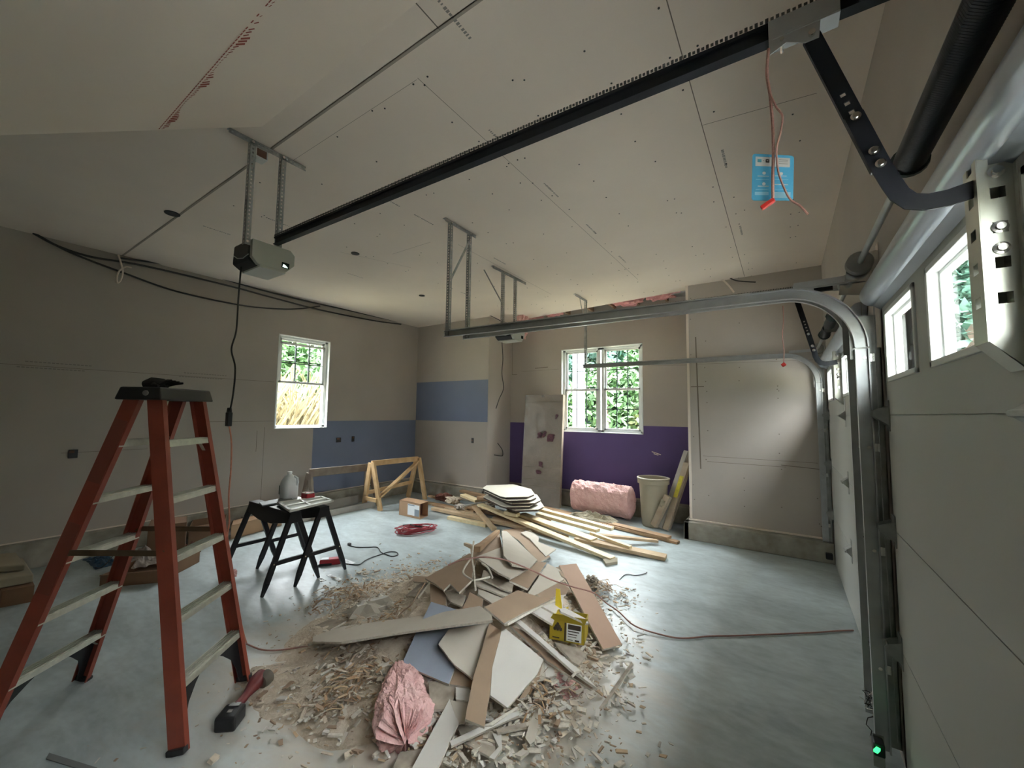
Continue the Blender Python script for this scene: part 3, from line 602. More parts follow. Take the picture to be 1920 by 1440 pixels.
# hanging power cord of the near opener
a = PX([(452, 500), (447, 560), (443, 620), (434, 655), (441, 690), (437, 740), (430, 775)], 'Y', 1.15)
cable('power_cord', 'black power cord dangling from the opener motor above the ladder', 'cord', a, .0055, 'cordblack', 'opener power cords', 8)
mb = MB(); c = U(429, 786, 'Y', 1.15); mb.box(c+V((-.02, -.014, -.045)), c+V((.02, .014, .045))); mb.prism([c+V((-.016, -.012, .045)), c+V((.016, -.012, .045)), c+V((.006, -.012, .075)), c+V((-.006, -.012, .075))], (0, .024, 0)); mb.build('cord_plug', 'blackp', label='black plug joint where the black cord meets the orange one', cat='plug', bevel=.004)
cable('power_cord', 'thin black power cord hanging by the return wall under the far opener', 'cord', PX([(941, 640), (943, 672), (941, 700), (944, 728), (936, 748), (930, 766)], 'Y', 4.15), .005, 'cordblack', 'opener power cords', 6)
# emergency pull cords with card and handle
t1 = cable('pull_cord', 'faded red pull cord with loose strand hanging past the blue card', 'cord', PX([(1441, 92), (1438, 140), (1444, 180), (1449, 240), (1450, 290), (1449, 330), (1449, 372)], 'Y', 1.238), .0042, 'ropered', 'red release cords', 6)
cable('pull_cord', 'second reddish cord strand curling free below the blue card', 'cord', PX([(1444, 175), (1455, 200), (1467, 218), (1463, 250), (1456, 280), (1459, 320), (1470, 352), (1482, 374), (1500, 386), (1515, 402)], 'Y', 1.232), .0026, 'ropered', 'red release cords', 6)
mb = MB(); c = U(1437, 383, 'Y', 1.238); mb.bar(c+V((-.012, 0, -.008)), c+V((.018, 0, .008)), .012, .012); mb.build('cord_handle', 'redp', t1, bevel=.002)
t2 = cable('pull_cord', 'thin red pull cord with a knob hanging in front of the pier wall', 'cord', PX([(1468, 573), (1469, 600), (1467, 630), (1470, 660), (1469, 680)], 'Y', 4.13), .004, 'ropered', 'red release cords', 6)
c = U(1469, 684, 'Y', 4.13); MB().bar(c+V((-.012, 0, -.008)), c+V((.014, 0, .01)), .03, .03).build('cord_handle', 'redp', t2, bevel=.006)
M['cardblue'] = mat('card_blue', (.10, .42, .66), .35); M['cardw'] = mat('card_white', (.85, .86, .84), .5); M['cardl'] = mat('card_light_blue', (.35, .66, .82), .4); M['cardteal'] = mat('card_teal', (.10, .35, .42), .4)
yc = 1.25; cs_ = [U(x, y, 'Y', yc) for x, y in ((1409, 377), (1487, 377), (1489, 291), (1411, 287))]
ct = thing('instruction_card', cs_[0], 'bright blue instruction card hanging from the red pull cord', 'card')
def card_pt(u, v): return cs_[0].lerp(cs_[1], u).lerp(cs_[3].lerp(cs_[2], u), v)
def rrect(u0, v0, u1, v1, r=.0, y=0, n=4):
    out = []
    for cu, cv, a0 in ((u1-r, v1-r, 0), (u0+r, v1-r, 90), (u0+r, v0+r, 180), (u1-r, v0+r, 270)):
        for k in range(n+1): t = math.radians(a0+90*k/n); out.append(card_pt(cu+r*math.cos(t), cv+r*math.sin(t)*.83)+V((0, y, 0)))
    return out
MB().prism(rrect(0, 0, 1, 1, .07), (0, .0012, 0)).build('card', 'cardblue', ct)
mb = MB()
mb.prism(rrect(.08, .73, .91, .93, .005, -.0006), (0, .0004, 0), 'cardw')
mb.prism(rrect(.13, .81, .23, .88, .01, -.001), (0, .0003, 0), 'cardteal'); mb.prism(rrect(.33, .81, .42, .88, .01, -.001), (0, .0003, 0), 'blackp'); mb.prism(rrect(.355, .84, .40, .855, .0, -.0013), (0, .0002, 0), 'cardw')
mb.prism(rrect(.27, .842, .29, .856, .0, -.001), (0, .0003, 0), 'print')
for v in (.80, .845, .88): mb.prism(rrect(.65, v-.004, .86, v+.004, 0, -.001), (0, .0003, 0), 'print')
for u, v in ((.30, .585), (.71, .585), (.30, .36)):
    mb.prism([card_pt(u+.045*math.cos(t*.7854), v+.035*math.sin(t*.7854))+V((0, -.001, 0)) for t in range(8)], (0, .0003, 0), 'cardw'); 
for u0, u1, v in ((.14, .42, .52), (.56, .84, .535), (.15, .42, .31), (.55, .88, .35)): mb.prism(rrect(u0, v-.008, u1, v+.008, 0, -.001), (0, .0003, 0), 'cardw')
for u0, u1, v in ((.1, .42, .45), (.55, .88, .46), (.1, .42, .24), (.55, .88, .25)): mb.prism(rrect(u0, v-.006, u1, v+.006, 0, -.001), (0, .0003, 0), 'cardl')
mb.prism(rrect(.08, .12, .42, .19, .005, -.001), (0, .0003, 0), 'cardl'); mb.prism(rrect(.5, .06, .94, .19, .005, -.001), (0, .0003, 0), 'cardl')
mb.build('card_print', parent=ct)

# ================================================================ CABLES ALONG THE LEFT WALL, BOXES
G_C = 'black cables strung along the top of the wall'
XW = XL+.03
cable('electrical_cable', 'black cable held tight along the wall under the ceiling edge', 'cable', PX([(62, 437), (110, 462), (173, 482), (273, 499), (433, 537), (507, 557), (600, 581), (700, 601), (752, 608)], 'X', XW), .012, 'cordblack', G_C)
cable('electrical_cable', 'black cable sagging lowest across the wall from the ceiling corner', 'cable', PX([(62, 436), (105, 460), (150, 481), (230, 511), (333, 547), (450, 572), (517, 579), (560, 579), (600, 574)], 'X', XW), .011, 'cordblack', G_C)
cable('electrical_cable', 'black cable running along the ceiling edge above the others', 'cable', PX([(225, 484), (300, 494), (367, 508), (480, 541), (567, 563), (640, 579), (710, 595), (755, 605)], 'X', XW), .011, 'cordblack', G_C)
cable('electrical_cable', 'grey wire loop hooked on the wall beneath the cables', 'cable', PX([(222, 478), (228, 498), (230, 512), (226, 526), (220, 530), (219, 520), (224, 508), (236, 500), (247, 502)], 'X', XW+.02), .009, 'drywall_c', G_C)
cable('electrical_cable', 'short black cable stub sticking out of the recess side wall', 'cable', PX([(933, 831), (941, 842), (943, 850), (941, 855), (927, 853)], 'X', XA+.02), .007, 'cordblack', G_C)
cable('electrical_cable', 'black cable drooping from the ceiling joint over the recess corner', 'cable', PX([(905, 592), (918, 592), (928, 596), (938, 601)], 'Y', Y1-.03), .007, 'cordblack', G_C)
cable('electrical_cable', 'black cable end peeling out where the pier meets the ceiling', 'cable', PX([(1368, 521), (1380, 526), (1398, 528), (1417, 529)], 'Y', Y1-.04), .008, 'cordblack', G_C)
cable('electrical_cable', 'pale torn tape strip hanging by the ceiling above the pier', 'cable', PX([(1345, 522), (1355, 525), (1366, 535), (1376, 548)], 'Y', Y1-.04), .012, 'drywall_c', G_C)
def wall_box(px, ax, val, w, h, label, nrm):
    c = U(px[0], px[1], ax, val); r_ = thing('outlet_box', c, label, 'outlet box', 'open electrical boxes'); mb = MB()
    if ax == 'X': mb.box(c+V((-.003, -w/2, -h/2)), c+V((.004, w/2, h/2))); mb.build('box', 'blackp', r_); mb = MB(); mb.box(c+V((.003, -w*.45, h*.1)), c+V((.012, w*.1, h*.42)))
    elif ax == 'Y': mb.box(c+V((-w/2, -.004, -h/2)), c+V((w/2, .003, h/2))); mb.build('box', 'blackp', r_); mb = MB(); mb.box(c+V((-w*.3, -.008, -h*.1)), c+V((w*.1, -.003, h*.2)))
    mb.build('tab', 'cavity' , r_)
wall_box((137, 851), 'X', XL+.004, .07, .09, 'open outlet box in the plain grey wall left of the ladder', 0)
wall_box((635, 825), 'X', XL+.004, .085, .08, 'wider square outlet box in the blue board under the single window', 0)
wall_box((662, 823), 'X', XL+.004, .05, .09, 'narrow black outlet box in the blue board, toward the corner', 0)
wall_box((886, 826), 'Y', Y1-.004, .05, .09, 'narrow black outlet box in the grey wall below the upper blue board', 0)
wall_box((1694, 794) if False else (640+1665/3, 480+955/3), 'Y', Y2+.055, .05, .02, 'small dark latch mark at the lower corner of the double window', 0)
for q, lab in (((323, 400), 'round black light box in the dark ceiling bay above the ladder'), ((666, 475), 'round black light box in the ceiling left of the long hanger'), ((791, 554), 'round black light box in the ceiling nearest the room corner')):
    c = U(*q, 'Z', H); mb = MB(); mb.cyl(c+V((0, 0, .0)), c+V((0, 0, -.006)), .058 if q[0] < 400 else .045, 20); o = mb.build('ceiling_box', 'blackp', label=lab, cat='ceiling box', group='round light boxes cut in the ceiling')
c = U(487, 290, 'Z', H-.05); mb = MB(); mb.box(c+V((-.05, -.04, -.035)), c+V((.03, .04, .05))); r_ = mb.build('junction_box', 'cover', label='pale junction box with an open side beside the opener hanger', cat='junction box', bevel=.004)
MB().box(c+V((.03, -.03, -.03)), c+V((.033, .03, .02))).build('opening', 'cavity', r_)
# photo-eye sensors and the wire tangle at the door feet
M['ledg'] = mat('led_green', (.05, .9, .25), .3, emit=(.05, 1, .25, 2.5))
sn = thing('safety_sensor', (.30, 2.52, .0), 'black door sensor with glowing green light by the track foot', 'sensor', 'door safety sensors')
mb = MB(); mb.box((.285, 2.49, .10), (.325, 2.55, .155)); mb.build('housing', 'blackp', sn, bevel=.006); mb = MB(); mb.bar((.30, 2.48, .142), (.285, 2.44, .15), .014, .01); mb.build('led_light', 'ledg', sn)
mb = MB(); mb.box((.29, 2.55, .02), (.33, 2.553, .16)); mb.box((.29, 2.553, .08), (.33, 2.66, .083)); mb.build('bracket', 'galvd', sn)
c = U(1555, 1043, 'Y', 5.60); MB().box(c+V((-.03, -.03, -.03)), c+V((.03, .03, .03))).build('safety_sensor', 'blackp', label='small black door sensor at the foot of the farthest track', cat='sensor', group='door safety sensors', bevel=.006)
mb = MB(); rnd = random.Random(3); c = U(1643, 1322, 'Y', 2.80)
for k in range(26):
    p = c+V((rnd.uniform(-.03, .03), rnd.uniform(-.03, .03), rnd.uniform(-.05, .05))); pts = [p]
    for j in range(7): p = p+V((rnd.uniform(-.02, .02), rnd.uniform(-.015, .015), rnd.uniform(-.02, .02))); pts.append(p)
    mb.tube(pts, .0022, 5, 'blackp' if k % 3 else 'bolt')
mb.build('wire_tangle', label='tangle of dark wire and metal shreds at the middle track foot', cat='wire tangle')
# ================================================================ STEPLADDER
M['fibre'] = mat('ladder_orange', (.27, .055, .03), .5, var=.12, scale=12); M['alu'] = mat('ladder_aluminium', (.66, .66, .58), .4, metal=.55, var=.12, scale=30)
M['sticker'] = mat('ladder_sticker_worn', (.20, .05, .03), .6)
LA, LB, LC, LD = V((-2.384, .792, 0)), V((-2.705, 1.206, 0)), V((-3.16, .255, 0)), V((-3.475, .665, 0))
LT = V((-2.872, .80, 1.655)); ab = V((.615, -.788, 0)); sp = V((.788, .615, 0))
tops = dict(A=LT+ab*.165+sp*.055, B=LT-ab*.165+sp*.055, C=LT+ab*.165-sp*.055, D=LT-ab*.165-sp*.055)
lad = thing('stepladder', V((LT.x, LT.y, 0)), 'orange-red twin-sided stepladder with black top cap and pale metal steps', 'ladder')
def rail(foot, top, out, face):
    """C-section rail: web outside (along ab), flanges along sp"""
    d = (top-foot).normalized(); mb = MB(); w = .075; t = .005; fl = .028
    s_ = sp - d*sp.dot(d); s_.normalize(); o = ab - d*ab.dot(d); o = (o - s_*o.dot(s_)).normalized()*out
    mb.bar(foot, top, w, t, o); 
    for q in (-1, 1): mb.bar(foot+s_*(q*(w/2-t/2))-o*fl/2, top+s_*(q*(w/2-t/2))-o*fl/2, fl, t, s_)
    return mb.build('rail', 'fibre', lad)
ft = dict(A=LA, B=LB, C=LC, D=LD)
for k, o_ in (('A', 1), ('B', -1), ('C', 1), ('D', -1)):
    rail(ft[k]+V((0, 0, .0)), tops[k], o_, 1)
for a, b, f in (('A', 'B', 1), ('C', 'D', -1)):
    for k in range(5):
        z = .285*(k+1); t = z/LT.z; p, q = ft[a].lerp(tops[a], t), ft[b].lerp(tops[b], t); wd = .064
        e = (q-p).normalized(); n_ = V((0, 0, 1)); s_ = e.cross(n_).normalized()*-f
        mb = MB(); mb.bar(p, q, wd, .004, (0, 0, 1)); mb.bar(p+s_*wd/2*-1+V((0, 0, -.012)), q+s_*wd/2*-1+V((0, 0, -.012)), .004, .026, (0, 0, 1)); mb.bar(p+s_*wd/2+V((0, 0, -.012)), q+s_*wd/2+V((0, 0, -.012)), .004, .026, (0, 0, 1))
        for j in range(5): mb.bar(p+s_*(j-2)*.0125+V((0, 0, .005)), q+s_*(j-2)*.0125+V((0, 0, .005)), .005, .007, (0, 0, 1))
        st = mb.build('step', 'alu', lad)
        mb = MB(); 
        for j in (.2, .8): c = p.lerp(q, j)+s_*-(wd/2+.002)+V((0, 0, -.012)); mb.cyl(c, c+s_*-.003, .006, 8)
        if k in (0, 4):
            bz = -.07
            mb2 = MB()
            for j, jj in ((.02, .16), (.98, .84)): mb2.bar(p.lerp(q, j)+V((0, 0, bz)), p.lerp(q, jj)+V((0, 0, -.01)), .018, .003, (0, 0, 1))
            mb2.build('step_brace', 'alu', lad)
    for k, foot_other in ((a, b), (b, a)):                     # dark gusset plate and rubber shoe at every foot
        p0 = ft[k]; up = (tops[k]-p0).normalized(); inn = (ft[foot_other]-p0).normalized(); z1 = .275
        mb = MB(); hgt = up*(z1/up.z)
        mb.prism([p0+up*.03+inn*.012, p0+up*.03+inn*.05, p0+up*.10+inn*.055, p0+up*.17+inn*.085, p0+up*.225+inn*.14, p0+hgt+inn*.22, p0+hgt+inn*.012], sp*(.004)); mb.build('gusset', 'blackp', lad)
        mb = MB(); mb.bar(p0+V((0, 0, .0)), p0+up*.028, .08, .034, ab); mb.build('shoe', 'blackp', lad, bevel=.004)
mb = MB(); c = LT+V((0, 0, .045)); L_, S_ = .205, .115                 # top cap with tool tray lip
P4 = lambda a, s_, z: c+ab*a+sp*s_+V((0, 0, z))
vs = [P4(-L_, -S_, -.055), P4(L_, -S_, -.055), P4(L_, S_, -.055), P4(-L_, S_, -.055), P4(-L_*.94, -S_*.86, .012), P4(L_*.94, -S_*.86, .012), P4(L_*.94, S_*.86, .012), P4(-L_*.94, S_*.86, .012)]
mb.add(vs, [(0, 3, 2, 1), (4, 5, 6, 7), (0, 1, 5, 4), (1, 2, 6, 5), (2, 3, 7, 6), (3, 0, 4, 7)]); mb.build('top_cap', 'blackp', lad, bevel=.008)
mb = MB(); q = P4(L_*1.0, S_*.35, -.02); mb.cyl(q, q+ab*.004, .014, 12); mb.build('cap_emblem', 'print', lad)
for a, b in (('A', 'C'), ('B', 'D')):                          # spreader bars
    z = .62; t = z/LT.z; p, q = ft[a].lerp(tops[a], t), ft[b].lerp(tops[b], t); MB().bar(p, q, .004, .03, (0, 0, 1)).build('spreader', 'spread', lad) if False else None
M['spread'] = mat('spreader_bronze', (.13, .085, .05), .5, metal=.5)
for a, b in (('A', 'C'), ('B', 'D')):
    t = .885/LT.z; p, q = ft[a].lerp(tops[a], t), ft[b].lerp(tops[b], t); MB().bar(p, q, .004, .028, (0, 0, 1)).build('spreader', 'spread', lad)
for k, t0, t1 in (('C', .74, .93), ('C', .42, .62)):                  # worn sticker on the outer rail face
    d = tops[k]-ft[k]; MB().bar(ft[k]+d*t0+ab*.004, ft[k]+d*t1+ab*.004, .062, .002, ab).build('sticker', 'sticker', lad, label='dark worn sticker on the rail')
# work glove on the cap
M['glove'] = mat('glove_black', (.012, .011, .011), .8)
gl = thing('work_glove', P4(.02, -.06, .012), 'crumpled black work glove on the ladder top cap', 'glove')
c0 = P4(.0, -.06, .035); mb = MB(); pts = [c0+sp*-.07, c0+sp*-.03+V((0, 0, .008)), c0+sp*.02+V((0, 0, .004)), c0+sp*.05]; mb.tube(pts, .03, 10, rs=[.022, .034, .032, .02]); mb.build('palm', 'glove', gl, smooth=True)
for k in range(4):
    b0 = c0+sp*.035+ab*(-.03+.02*k); MB().tube([b0, b0+sp*.035+V((0, 0, .008+.004*k)), b0+sp*.07+ab*(.01*k-.01)+V((0, 0, .012+.003*k))], .009, 8, rs=[.01, .009, .006]).build('finger', 'glove', gl, smooth=True)
MB().tube([c0+ab*.03, c0+ab*.05+sp*.02+V((0, 0, -.006)), c0+ab*.055+sp*.045+V((0, 0, -.01))], .009, 8, rs=[.012, .01, .007]).build('thumb', 'glove', gl, smooth=True)

# ================================================================ BLACK FOLDING SAWHORSES
M['sawblack'] = mat('sawhorse_black', (.008, .008, .011), .4, spec=.4)
def sawhorse(label, x0, x1, y, h=.67, sw=.255):
    """beam along x from x0 to x1; a pair of splayed legs and a low cross rail at each end"""
    root = thing('folding_sawhorse', (( x0+x1)/2, y, 0), label, 'sawhorse', 'black plastic sawhorses')
    mb = MB(); mb.box((x0-.02, y-.05, h-.035), (x1+.02, y+.05, h))
    for s_ in (-1, 1): mb.prism([(x0-.02, y+s_*.05, h-.02), (x1+.02, y+s_*.05, h-.02), (x1+.01, y+s_*.07, h-.09), ((x0+x1)/2+.12, y+s_*.08, h-.135), ((x0+x1)/2-.12, y+s_*.08, h-.135), (x0-.01, y+s_*.07, h-.09)], (0, -s_*.01, 0))
    for e in (x0-.02, x1+.02): mb.prism([(e, y-.05, h-.02), (e, y+.05, h-.02), (e, y+.068, h-.10), (e, y-.068, h-.10)], (.008 if e < x1 else -.008, 0, 0))
    mb.build('top_beam', 'sawblack', root, bevel=.005)
    for e, sx_ in ((x0, -1), (x1, 1)):
        for s_ in (-1, 1):
            f_, top = V((e+sx_*.015, y+s_*sw, 0)), V((e, y+s_*.035, h-.05)); d = (top-f_).normalized()
            mb = MB(); mb.bar(f_+d*.11, top, .03, .045, (0, 1, 0)); mb.bar(f_, f_+d*.115, .02, .022, (0, 1, 0), taper=1.9); mb.build('leg', 'sawblack', root, bevel=.003)
        t = .25/h; w = sw*(1-t)+.035*t
        mb = MB(); mb.bar((e+sx_*.012, y-w, .25), (e+sx_*.012, y+w, .25), .026, .036, (0, 0, 1)); mb.build('cross_rail', 'sawblack', root, bevel=.003)
        for s_ in (-1, 1): MB().cyl((e-.02, y+s_*w, .25), (e+.03*sx_+.0, y+s_*w, .25), .007, 8).build('hinge_bolt', 'bolt', root)
    return root
def fl(x, y): return U(x, y, 'Z', 0)
sawhorse('black folding sawhorse nearer the ladder, a dark strip lying along it', -4.54, -3.77, 2.03)
sawhorse('black folding sawhorse farther from the ladder, holding the water jug', -4.44, -3.75, 2.30)
# objects on the sawhorses
M['jugm'] = mat('jug_plastic', (.95, .97, .97), .3, alpha=.85, spec=.5); M['waterm'] = mat('jug_water', (.80, .87, .9), .1, alpha=.9); M['labelg'] = mat('label_green', (.03, .07, .03), .5)
zt = .672
jc = U(541, 935, 'Z', zt); jug = thing('water_jug', jc, 'translucent gallon water jug with dark label, half full, on the sawhorse', 'jug')
def sqring(c, w, z, n=24, p=.55):
    out = []
    for k in range(n):
        t = 2*math.pi*k/n; cx, sy_ = math.cos(t), math.sin(t); out.append(c+V((math.copysign(abs(cx)**p, cx)*w, math.copysign(abs(sy_)**p, sy_)*w, z)))
    return out
def loft(mb, rings, m=None):
    n = len(rings[0]); vs = [v for r in rings for v in r]; fs = [(i*n+j, i*n+(j+1) % n, (i+1)*n+(j+1) % n, (i+1)*n+j) for i in range(len(rings)-1) for j in range(n)]
    fs += [tuple(range(n))[::-1], tuple(range((len(rings)-1)*n, len(rings)*n))]; mb.add(vs, fs, m)
mb = MB(); loft(mb, [sqring(jc, w, z, p=pp) for w, z, pp in ((.066, .0, .6), (.075, .012, .55), (.076, .15, .55), (.07, .185, .65), (.045, .235, .8), (.022, .255, 1), (.02, .27, 1))]); mb.build('bottle', 'jugm', jug, smooth=True)
mb = MB(); loft(mb, [sqring(jc, w, z, p=.55) for w, z in ((.062, .004), (.071, .014), (.072, .125))]); mb.build('water', 'waterm', jug, smooth=True)
MB().cyl(jc+V((0, 0, .262)), jc+V((0, 0, .282)), .023, 16).build('cap', 'frame', jug)
MB().tube([jc+V((.045, .03, .235)), jc+V((.07, .045, .215)), jc+V((.074, .05, .17)), jc+V((.068, .045, .14))], .012, 8).build('handle', 'jugm', jug, smooth=True)
MB().prism([jc+V((-.035, -.078, .05)), jc+V((-.074, -.066, .05)), jc+V((-.074, -.066, .14)), jc+V((-.035, -.078, .14))], V((.001, -.002, 0))).build('label_panel', 'labelg', jug)
M['redbat'] = mat('charger_red', (.42, .02, .03), .4)
c = U(577, 938, 'Z', zt); ch = thing('battery_charger', c, 'red tool charger box with pale rim on the sawhorse beside the jug', 'charger')
mb = MB(); mb.box(c+V((-.055, -.045, 0)), c+V((.055, .045, .075))); mb.build('body', 'redbat', ch, bevel=.01); mb = MB()
for a in (((-.055, -.045), (.055, -.035)), ((-.055, .035), (.055, .045)), ((-.055, -.045), (-.045, .045)), ((.045, -.045), (.055, .045))): mb.box(c+V((a[0][0], a[0][1], .075)), c+V((a[1][0], a[1][1], .083)))
mb.build('rim', 'drywall_c', ch)
# white grille lying across the near beam
M['grille'] = mat('grille_white', (.66, .66, .60), .5)
g = [U(x, y, 'Z', zt+.012) for x, y in ((519, 945), (543, 961), (626, 941), (602, 933))]
mb = MB(); q = lambda u, v, z=0: g[0].lerp(g[3], u).lerp(g[1].lerp(g[2], u), v)+V((0, 0, z))
def slab4(mb, u0, u1, v0, v1, h, z=0): mb.prism([q(u0, v0, z), q(u1, v0, z), q(u1, v1, z), q(u0, v1, z)], (0, 0, h))
for a in ((0, 1, 0, .14), (0, 1, .86, 1), (0, .05, 0, 1), (.95, 1, 0, 1), (.46, .5, 0, 1), (0, 1, .45, .55)): slab4(mb, *a, .02)
for k in range(5): slab4(mb, .05, .95, .18+k*.05, .20+k*.05, .01); slab4(mb, .05, .95, .6+k*.05, .62+k*.05, .01)
mb.build('vent_grille', 'grille', label='off-white vent grille lying across the front of the sawhorses', cat='grille')
M['greyplas'] = mat('tray_grey', (.17, .18, .18), .5)
mb = MB(); mb.prism([U(x, y, 'Z', zt+.004) for x, y in ((486, 944), (492, 950), (545, 940), (548, 935), (538, 934))], (0, 0, .012)); mb.build('metal_strip', 'greyplas', label='dark grey flat strip lying by the jug on the black sawhorse', cat='strip')
mb = MB(); mb.prism([U(x, y, 'Z', zt+.003) for x, y in ((545, 937), (563, 939), (566, 934), (552, 931))], (0, 0, .006)); mb.build('metal_plate', 'galvd', label='small grey plate between the jug and the red charger', cat='plate')

# ================================================================ WOODEN SAWHORSES BY THE CORNER
M['pinelt'] = mat('pine_light', (.66, .45, .24), .65, c2=(.5, .32, .15), scale=4, stretch=(2, 2, 2)); M['oldwood'] = mat('old_grey_wood', (.30, .25, .20), .8, c2=(.20, .15, .12), scale=6)
def stick(root, name, p, q, w=.04, t=.085, up=(0, 0, 1), m='pinelt', **k): return MB().bar(p, q, w, t, up).build(name, m, root, bevel=.003, **k)
p0, p1 = U(702, 870, 'Z', .78), U(786, 857, 'Z', .78)
p0 = V((-5.55, 4.28, .76)); p1 = V((-5.50, 5.42, .76))
p0, p1 = U(697, 869, 'X', -5.62), U(783, 860, 'X', -5.60)
wh = thing('wooden_sawhorse', V(((p0.x+p1.x)/2, (p0.y+p1.y)/2, 0)), 'light pine sawhorse with a diagonal brace in front of the blue board', 'sawhorse', 'site-built wooden sawhorses')
stick(wh, 'top_rail', p0, p1, .04, .085)
fA, fB, fC, fD = fl(713, 958), fl(682, 951), fl(797, 936), fl(765, 932)
tA = U(700, 869, 'X', -5.60)
stick(wh, 'leg', fA, p0+V((.03, .0, .02)), .04, .085, (1, 0, 0)); stick(wh, 'leg', fB, p0+V((-.03, 0, 0)), .04, .085, (1, 0, 0))
stick(wh, 'leg', fC, p1+V((.03, 0, .02)), .04, .085, (1, 0, 0)); stick(wh, 'leg', fD, p1+V((-.03, 0, 0)), .04, .085, (1, 0, 0))
stick(wh, 'diagonal_brace', fA.lerp(p0, .3)+V((.05, 0, 0)), p1+V((.05, -.03, -.04)), .03, .085, (1, 0, 0))
stick(wh, 'cross_tie', fB.lerp(p0, .22)+V((-.02, -.02, 0)), fA.lerp(p0, .22)+V((.0, -.03, 0)), .035, .06); stick(wh, 'stretcher', fB.lerp(p0, .33), fD.lerp(p1, .4), .03, .06)
o0, o1 = U(580, 887, 'X', -6.0), U(690, 876, 'X', -6.0)
oh = thing('wooden_sawhorse', V(((o0.x+o1.x)/2, (o0.y+o1.y)/2, 0)), 'long weathered grey-brown sawhorse under the single window', 'sawhorse', 'site-built wooden sawhorses')
stick(oh, 'top_rail', o0, o1, .04, .12, m='oldwood')
for e_, dx, s_ in ((o0, .25, -.05), (o0, -.12, -.05), (o1, .25, .05), (o1, -.12, .05)): stick(oh, 'leg', V((e_.x+dx, e_.y+s_, 0)), e_+V((math.copysign(.02, dx), 0, 0)), .035, .085, (1, 0, 0), m='oldwood')
stick(oh, 'end_plate', o0+V((-.06, .02, -.16)), o0+V((.08, .02, -.16)), .02, .09, m='oldwood')
# boards lying along the wall
M['greyboard'] = mat('dusty_board', (.42, .40, .36), .8, var=.1)
def board(label, p, q, w, t, m='pinelt', group=None, cat='board', name='board', roll=0):
    """board lying from p to q (centres of the top face)"""
    p, q = V(p), V(q); d = (q-p).normalized(); up = V((0, 0, 1)); s_ = d.cross(up).normalized(); up = s_.cross(d); up = Quaternion(d, roll) @ up
    return MB().bar(p-up*t/2, q-up*t/2, w, t, up).build(name, m, label=label, cat=cat, group=group, bevel=.002)
board('pale dusty board lying on the floor along the wall under the single window', fl(560, 980)+V((0, 0, .09)), fl(700, 950)+V((0, 0, .09)), .05, .09, 'greyboard')
board('long grey plank against the wall curb behind the black sawhorses', V((-6.16, 2.6, .15)), V((-6.16, 4.4, .15)), .04, .14, 'greyboard')

# ================================================================ CARDBOARD BOXES
M['card'] = mat('cardboard', (.40, .25, .145), .85, var=.08, scale=5); M['cardd'] = mat('cardboard_dark', (.22, .125, .07), .85, var=.1, scale=5); M['cardin'] = mat('cardboard_inside', (.14, .05, .035), .9); M['whitelab'] = mat('label_white', (.80, .83, .84), .5); M['labgrey'] = mat('label_grey_print', (.25, .29, .33), .5)
def obox(label, a, b, hgt, depth_vec, m='card', openend=False, lab=None, group='cardboard boxes on the floor', flap=0):
    """a-b is the front bottom edge, depth_vec leads away from it"""
    a, b, dv = V(a), V(b), V(depth_vec); root = thing('cardboard_box', (a+b+dv)/2, label, 'box', group); z = V((0, 0, hgt)); t = .006
    e = (b-a).normalized(); n_ = dv.normalized(); mb = MB()
    mb.prism([a, b, b+z, a+z], n_*t); mb.prism([a+dv, b+dv, b+dv+z, a+dv+z], -n_*t); mb.prism([a, a+dv, a+dv+z, a+z], e*t); mb.prism([a, b, b+dv, a+dv], (0, 0, t))
    if not openend: mb.prism([b, b+dv, b+dv+z, b+z], -e*t)
    if not flap: mb.prism([a+z, b+z, b+dv+z, a+dv+z], (0, 0, -t))
    mb.build('body', m, root)
    if openend: mb = MB(); mb.prism([b-e*.12+n_*t, b-e*.12+dv-n_*t, b-e*.12+dv+z*.97-n_*t, b-e*.12+z*.97+n_*t], -e*.004); mb.build('inside', 'cardin', root)
    if flap:
        for s0, d_ in ((a, -n_), (a+dv, n_)):
            mb = MB(); p, q = s0+z, s0+z+(b-a); mb.prism([p, q, q+d_*flap+V((0, 0, -flap*.3)), p+d_*flap+V((0, 0, -flap*.3))], (0, 0, .004)); mb.build('flap', m, root)
    if lab:
        u0, u1, v0, v1 = lab; P_ = lambda u, v, o=0: a.lerp(b, u)+z*v-n_*(.0015+o)
        r_ = MB().prism([P_(u0, v0), P_(u1, v0), P_(u1, v1), P_(u0, v1)], -n_*.0008).build('shipping_label', 'whitelab', root)
        mb = MB(); um = u0+(u1-u0)*.6
        mb.prism([P_(um, v0, .001), P_(u1, v0, .001), P_(u1, v0+(v1-v0)*.6, .001), P_(um, v0+(v1-v0)*.6, .001)], -n_*.0005)
        mb.prism([P_(u0+.02, v1-.1, .001), P_(um, v1-.1, .001), P_(um, v1-.03, .001), P_(u0+.02, v1-.03, .001)], -n_*.0005); mb.build('label_print', 'labgrey', r_)
    return root
a, b = fl(748, 965), fl(787, 974); dv = fl(808, 965)-b
obox('small cardboard box with open dark end and white label beside the lumber', a, b, .225, dv.normalized()*.22, openend=True, lab=(.42, .97, .15, .88))
a, b = fl(272, 1063), fl(338, 1048)
obox('tall brown carton with a white label behind the ladder', a, fl(345, 1052)+V((0, 0, 0)), .40, V((-.30, .10, 0)), 'cardd', lab=None)
c1 = fl(318, 1056); c2 = fl(340, 1048); zz = V((0, 0, .40)); n_ = V((.55, -.83, 0)).normalized()
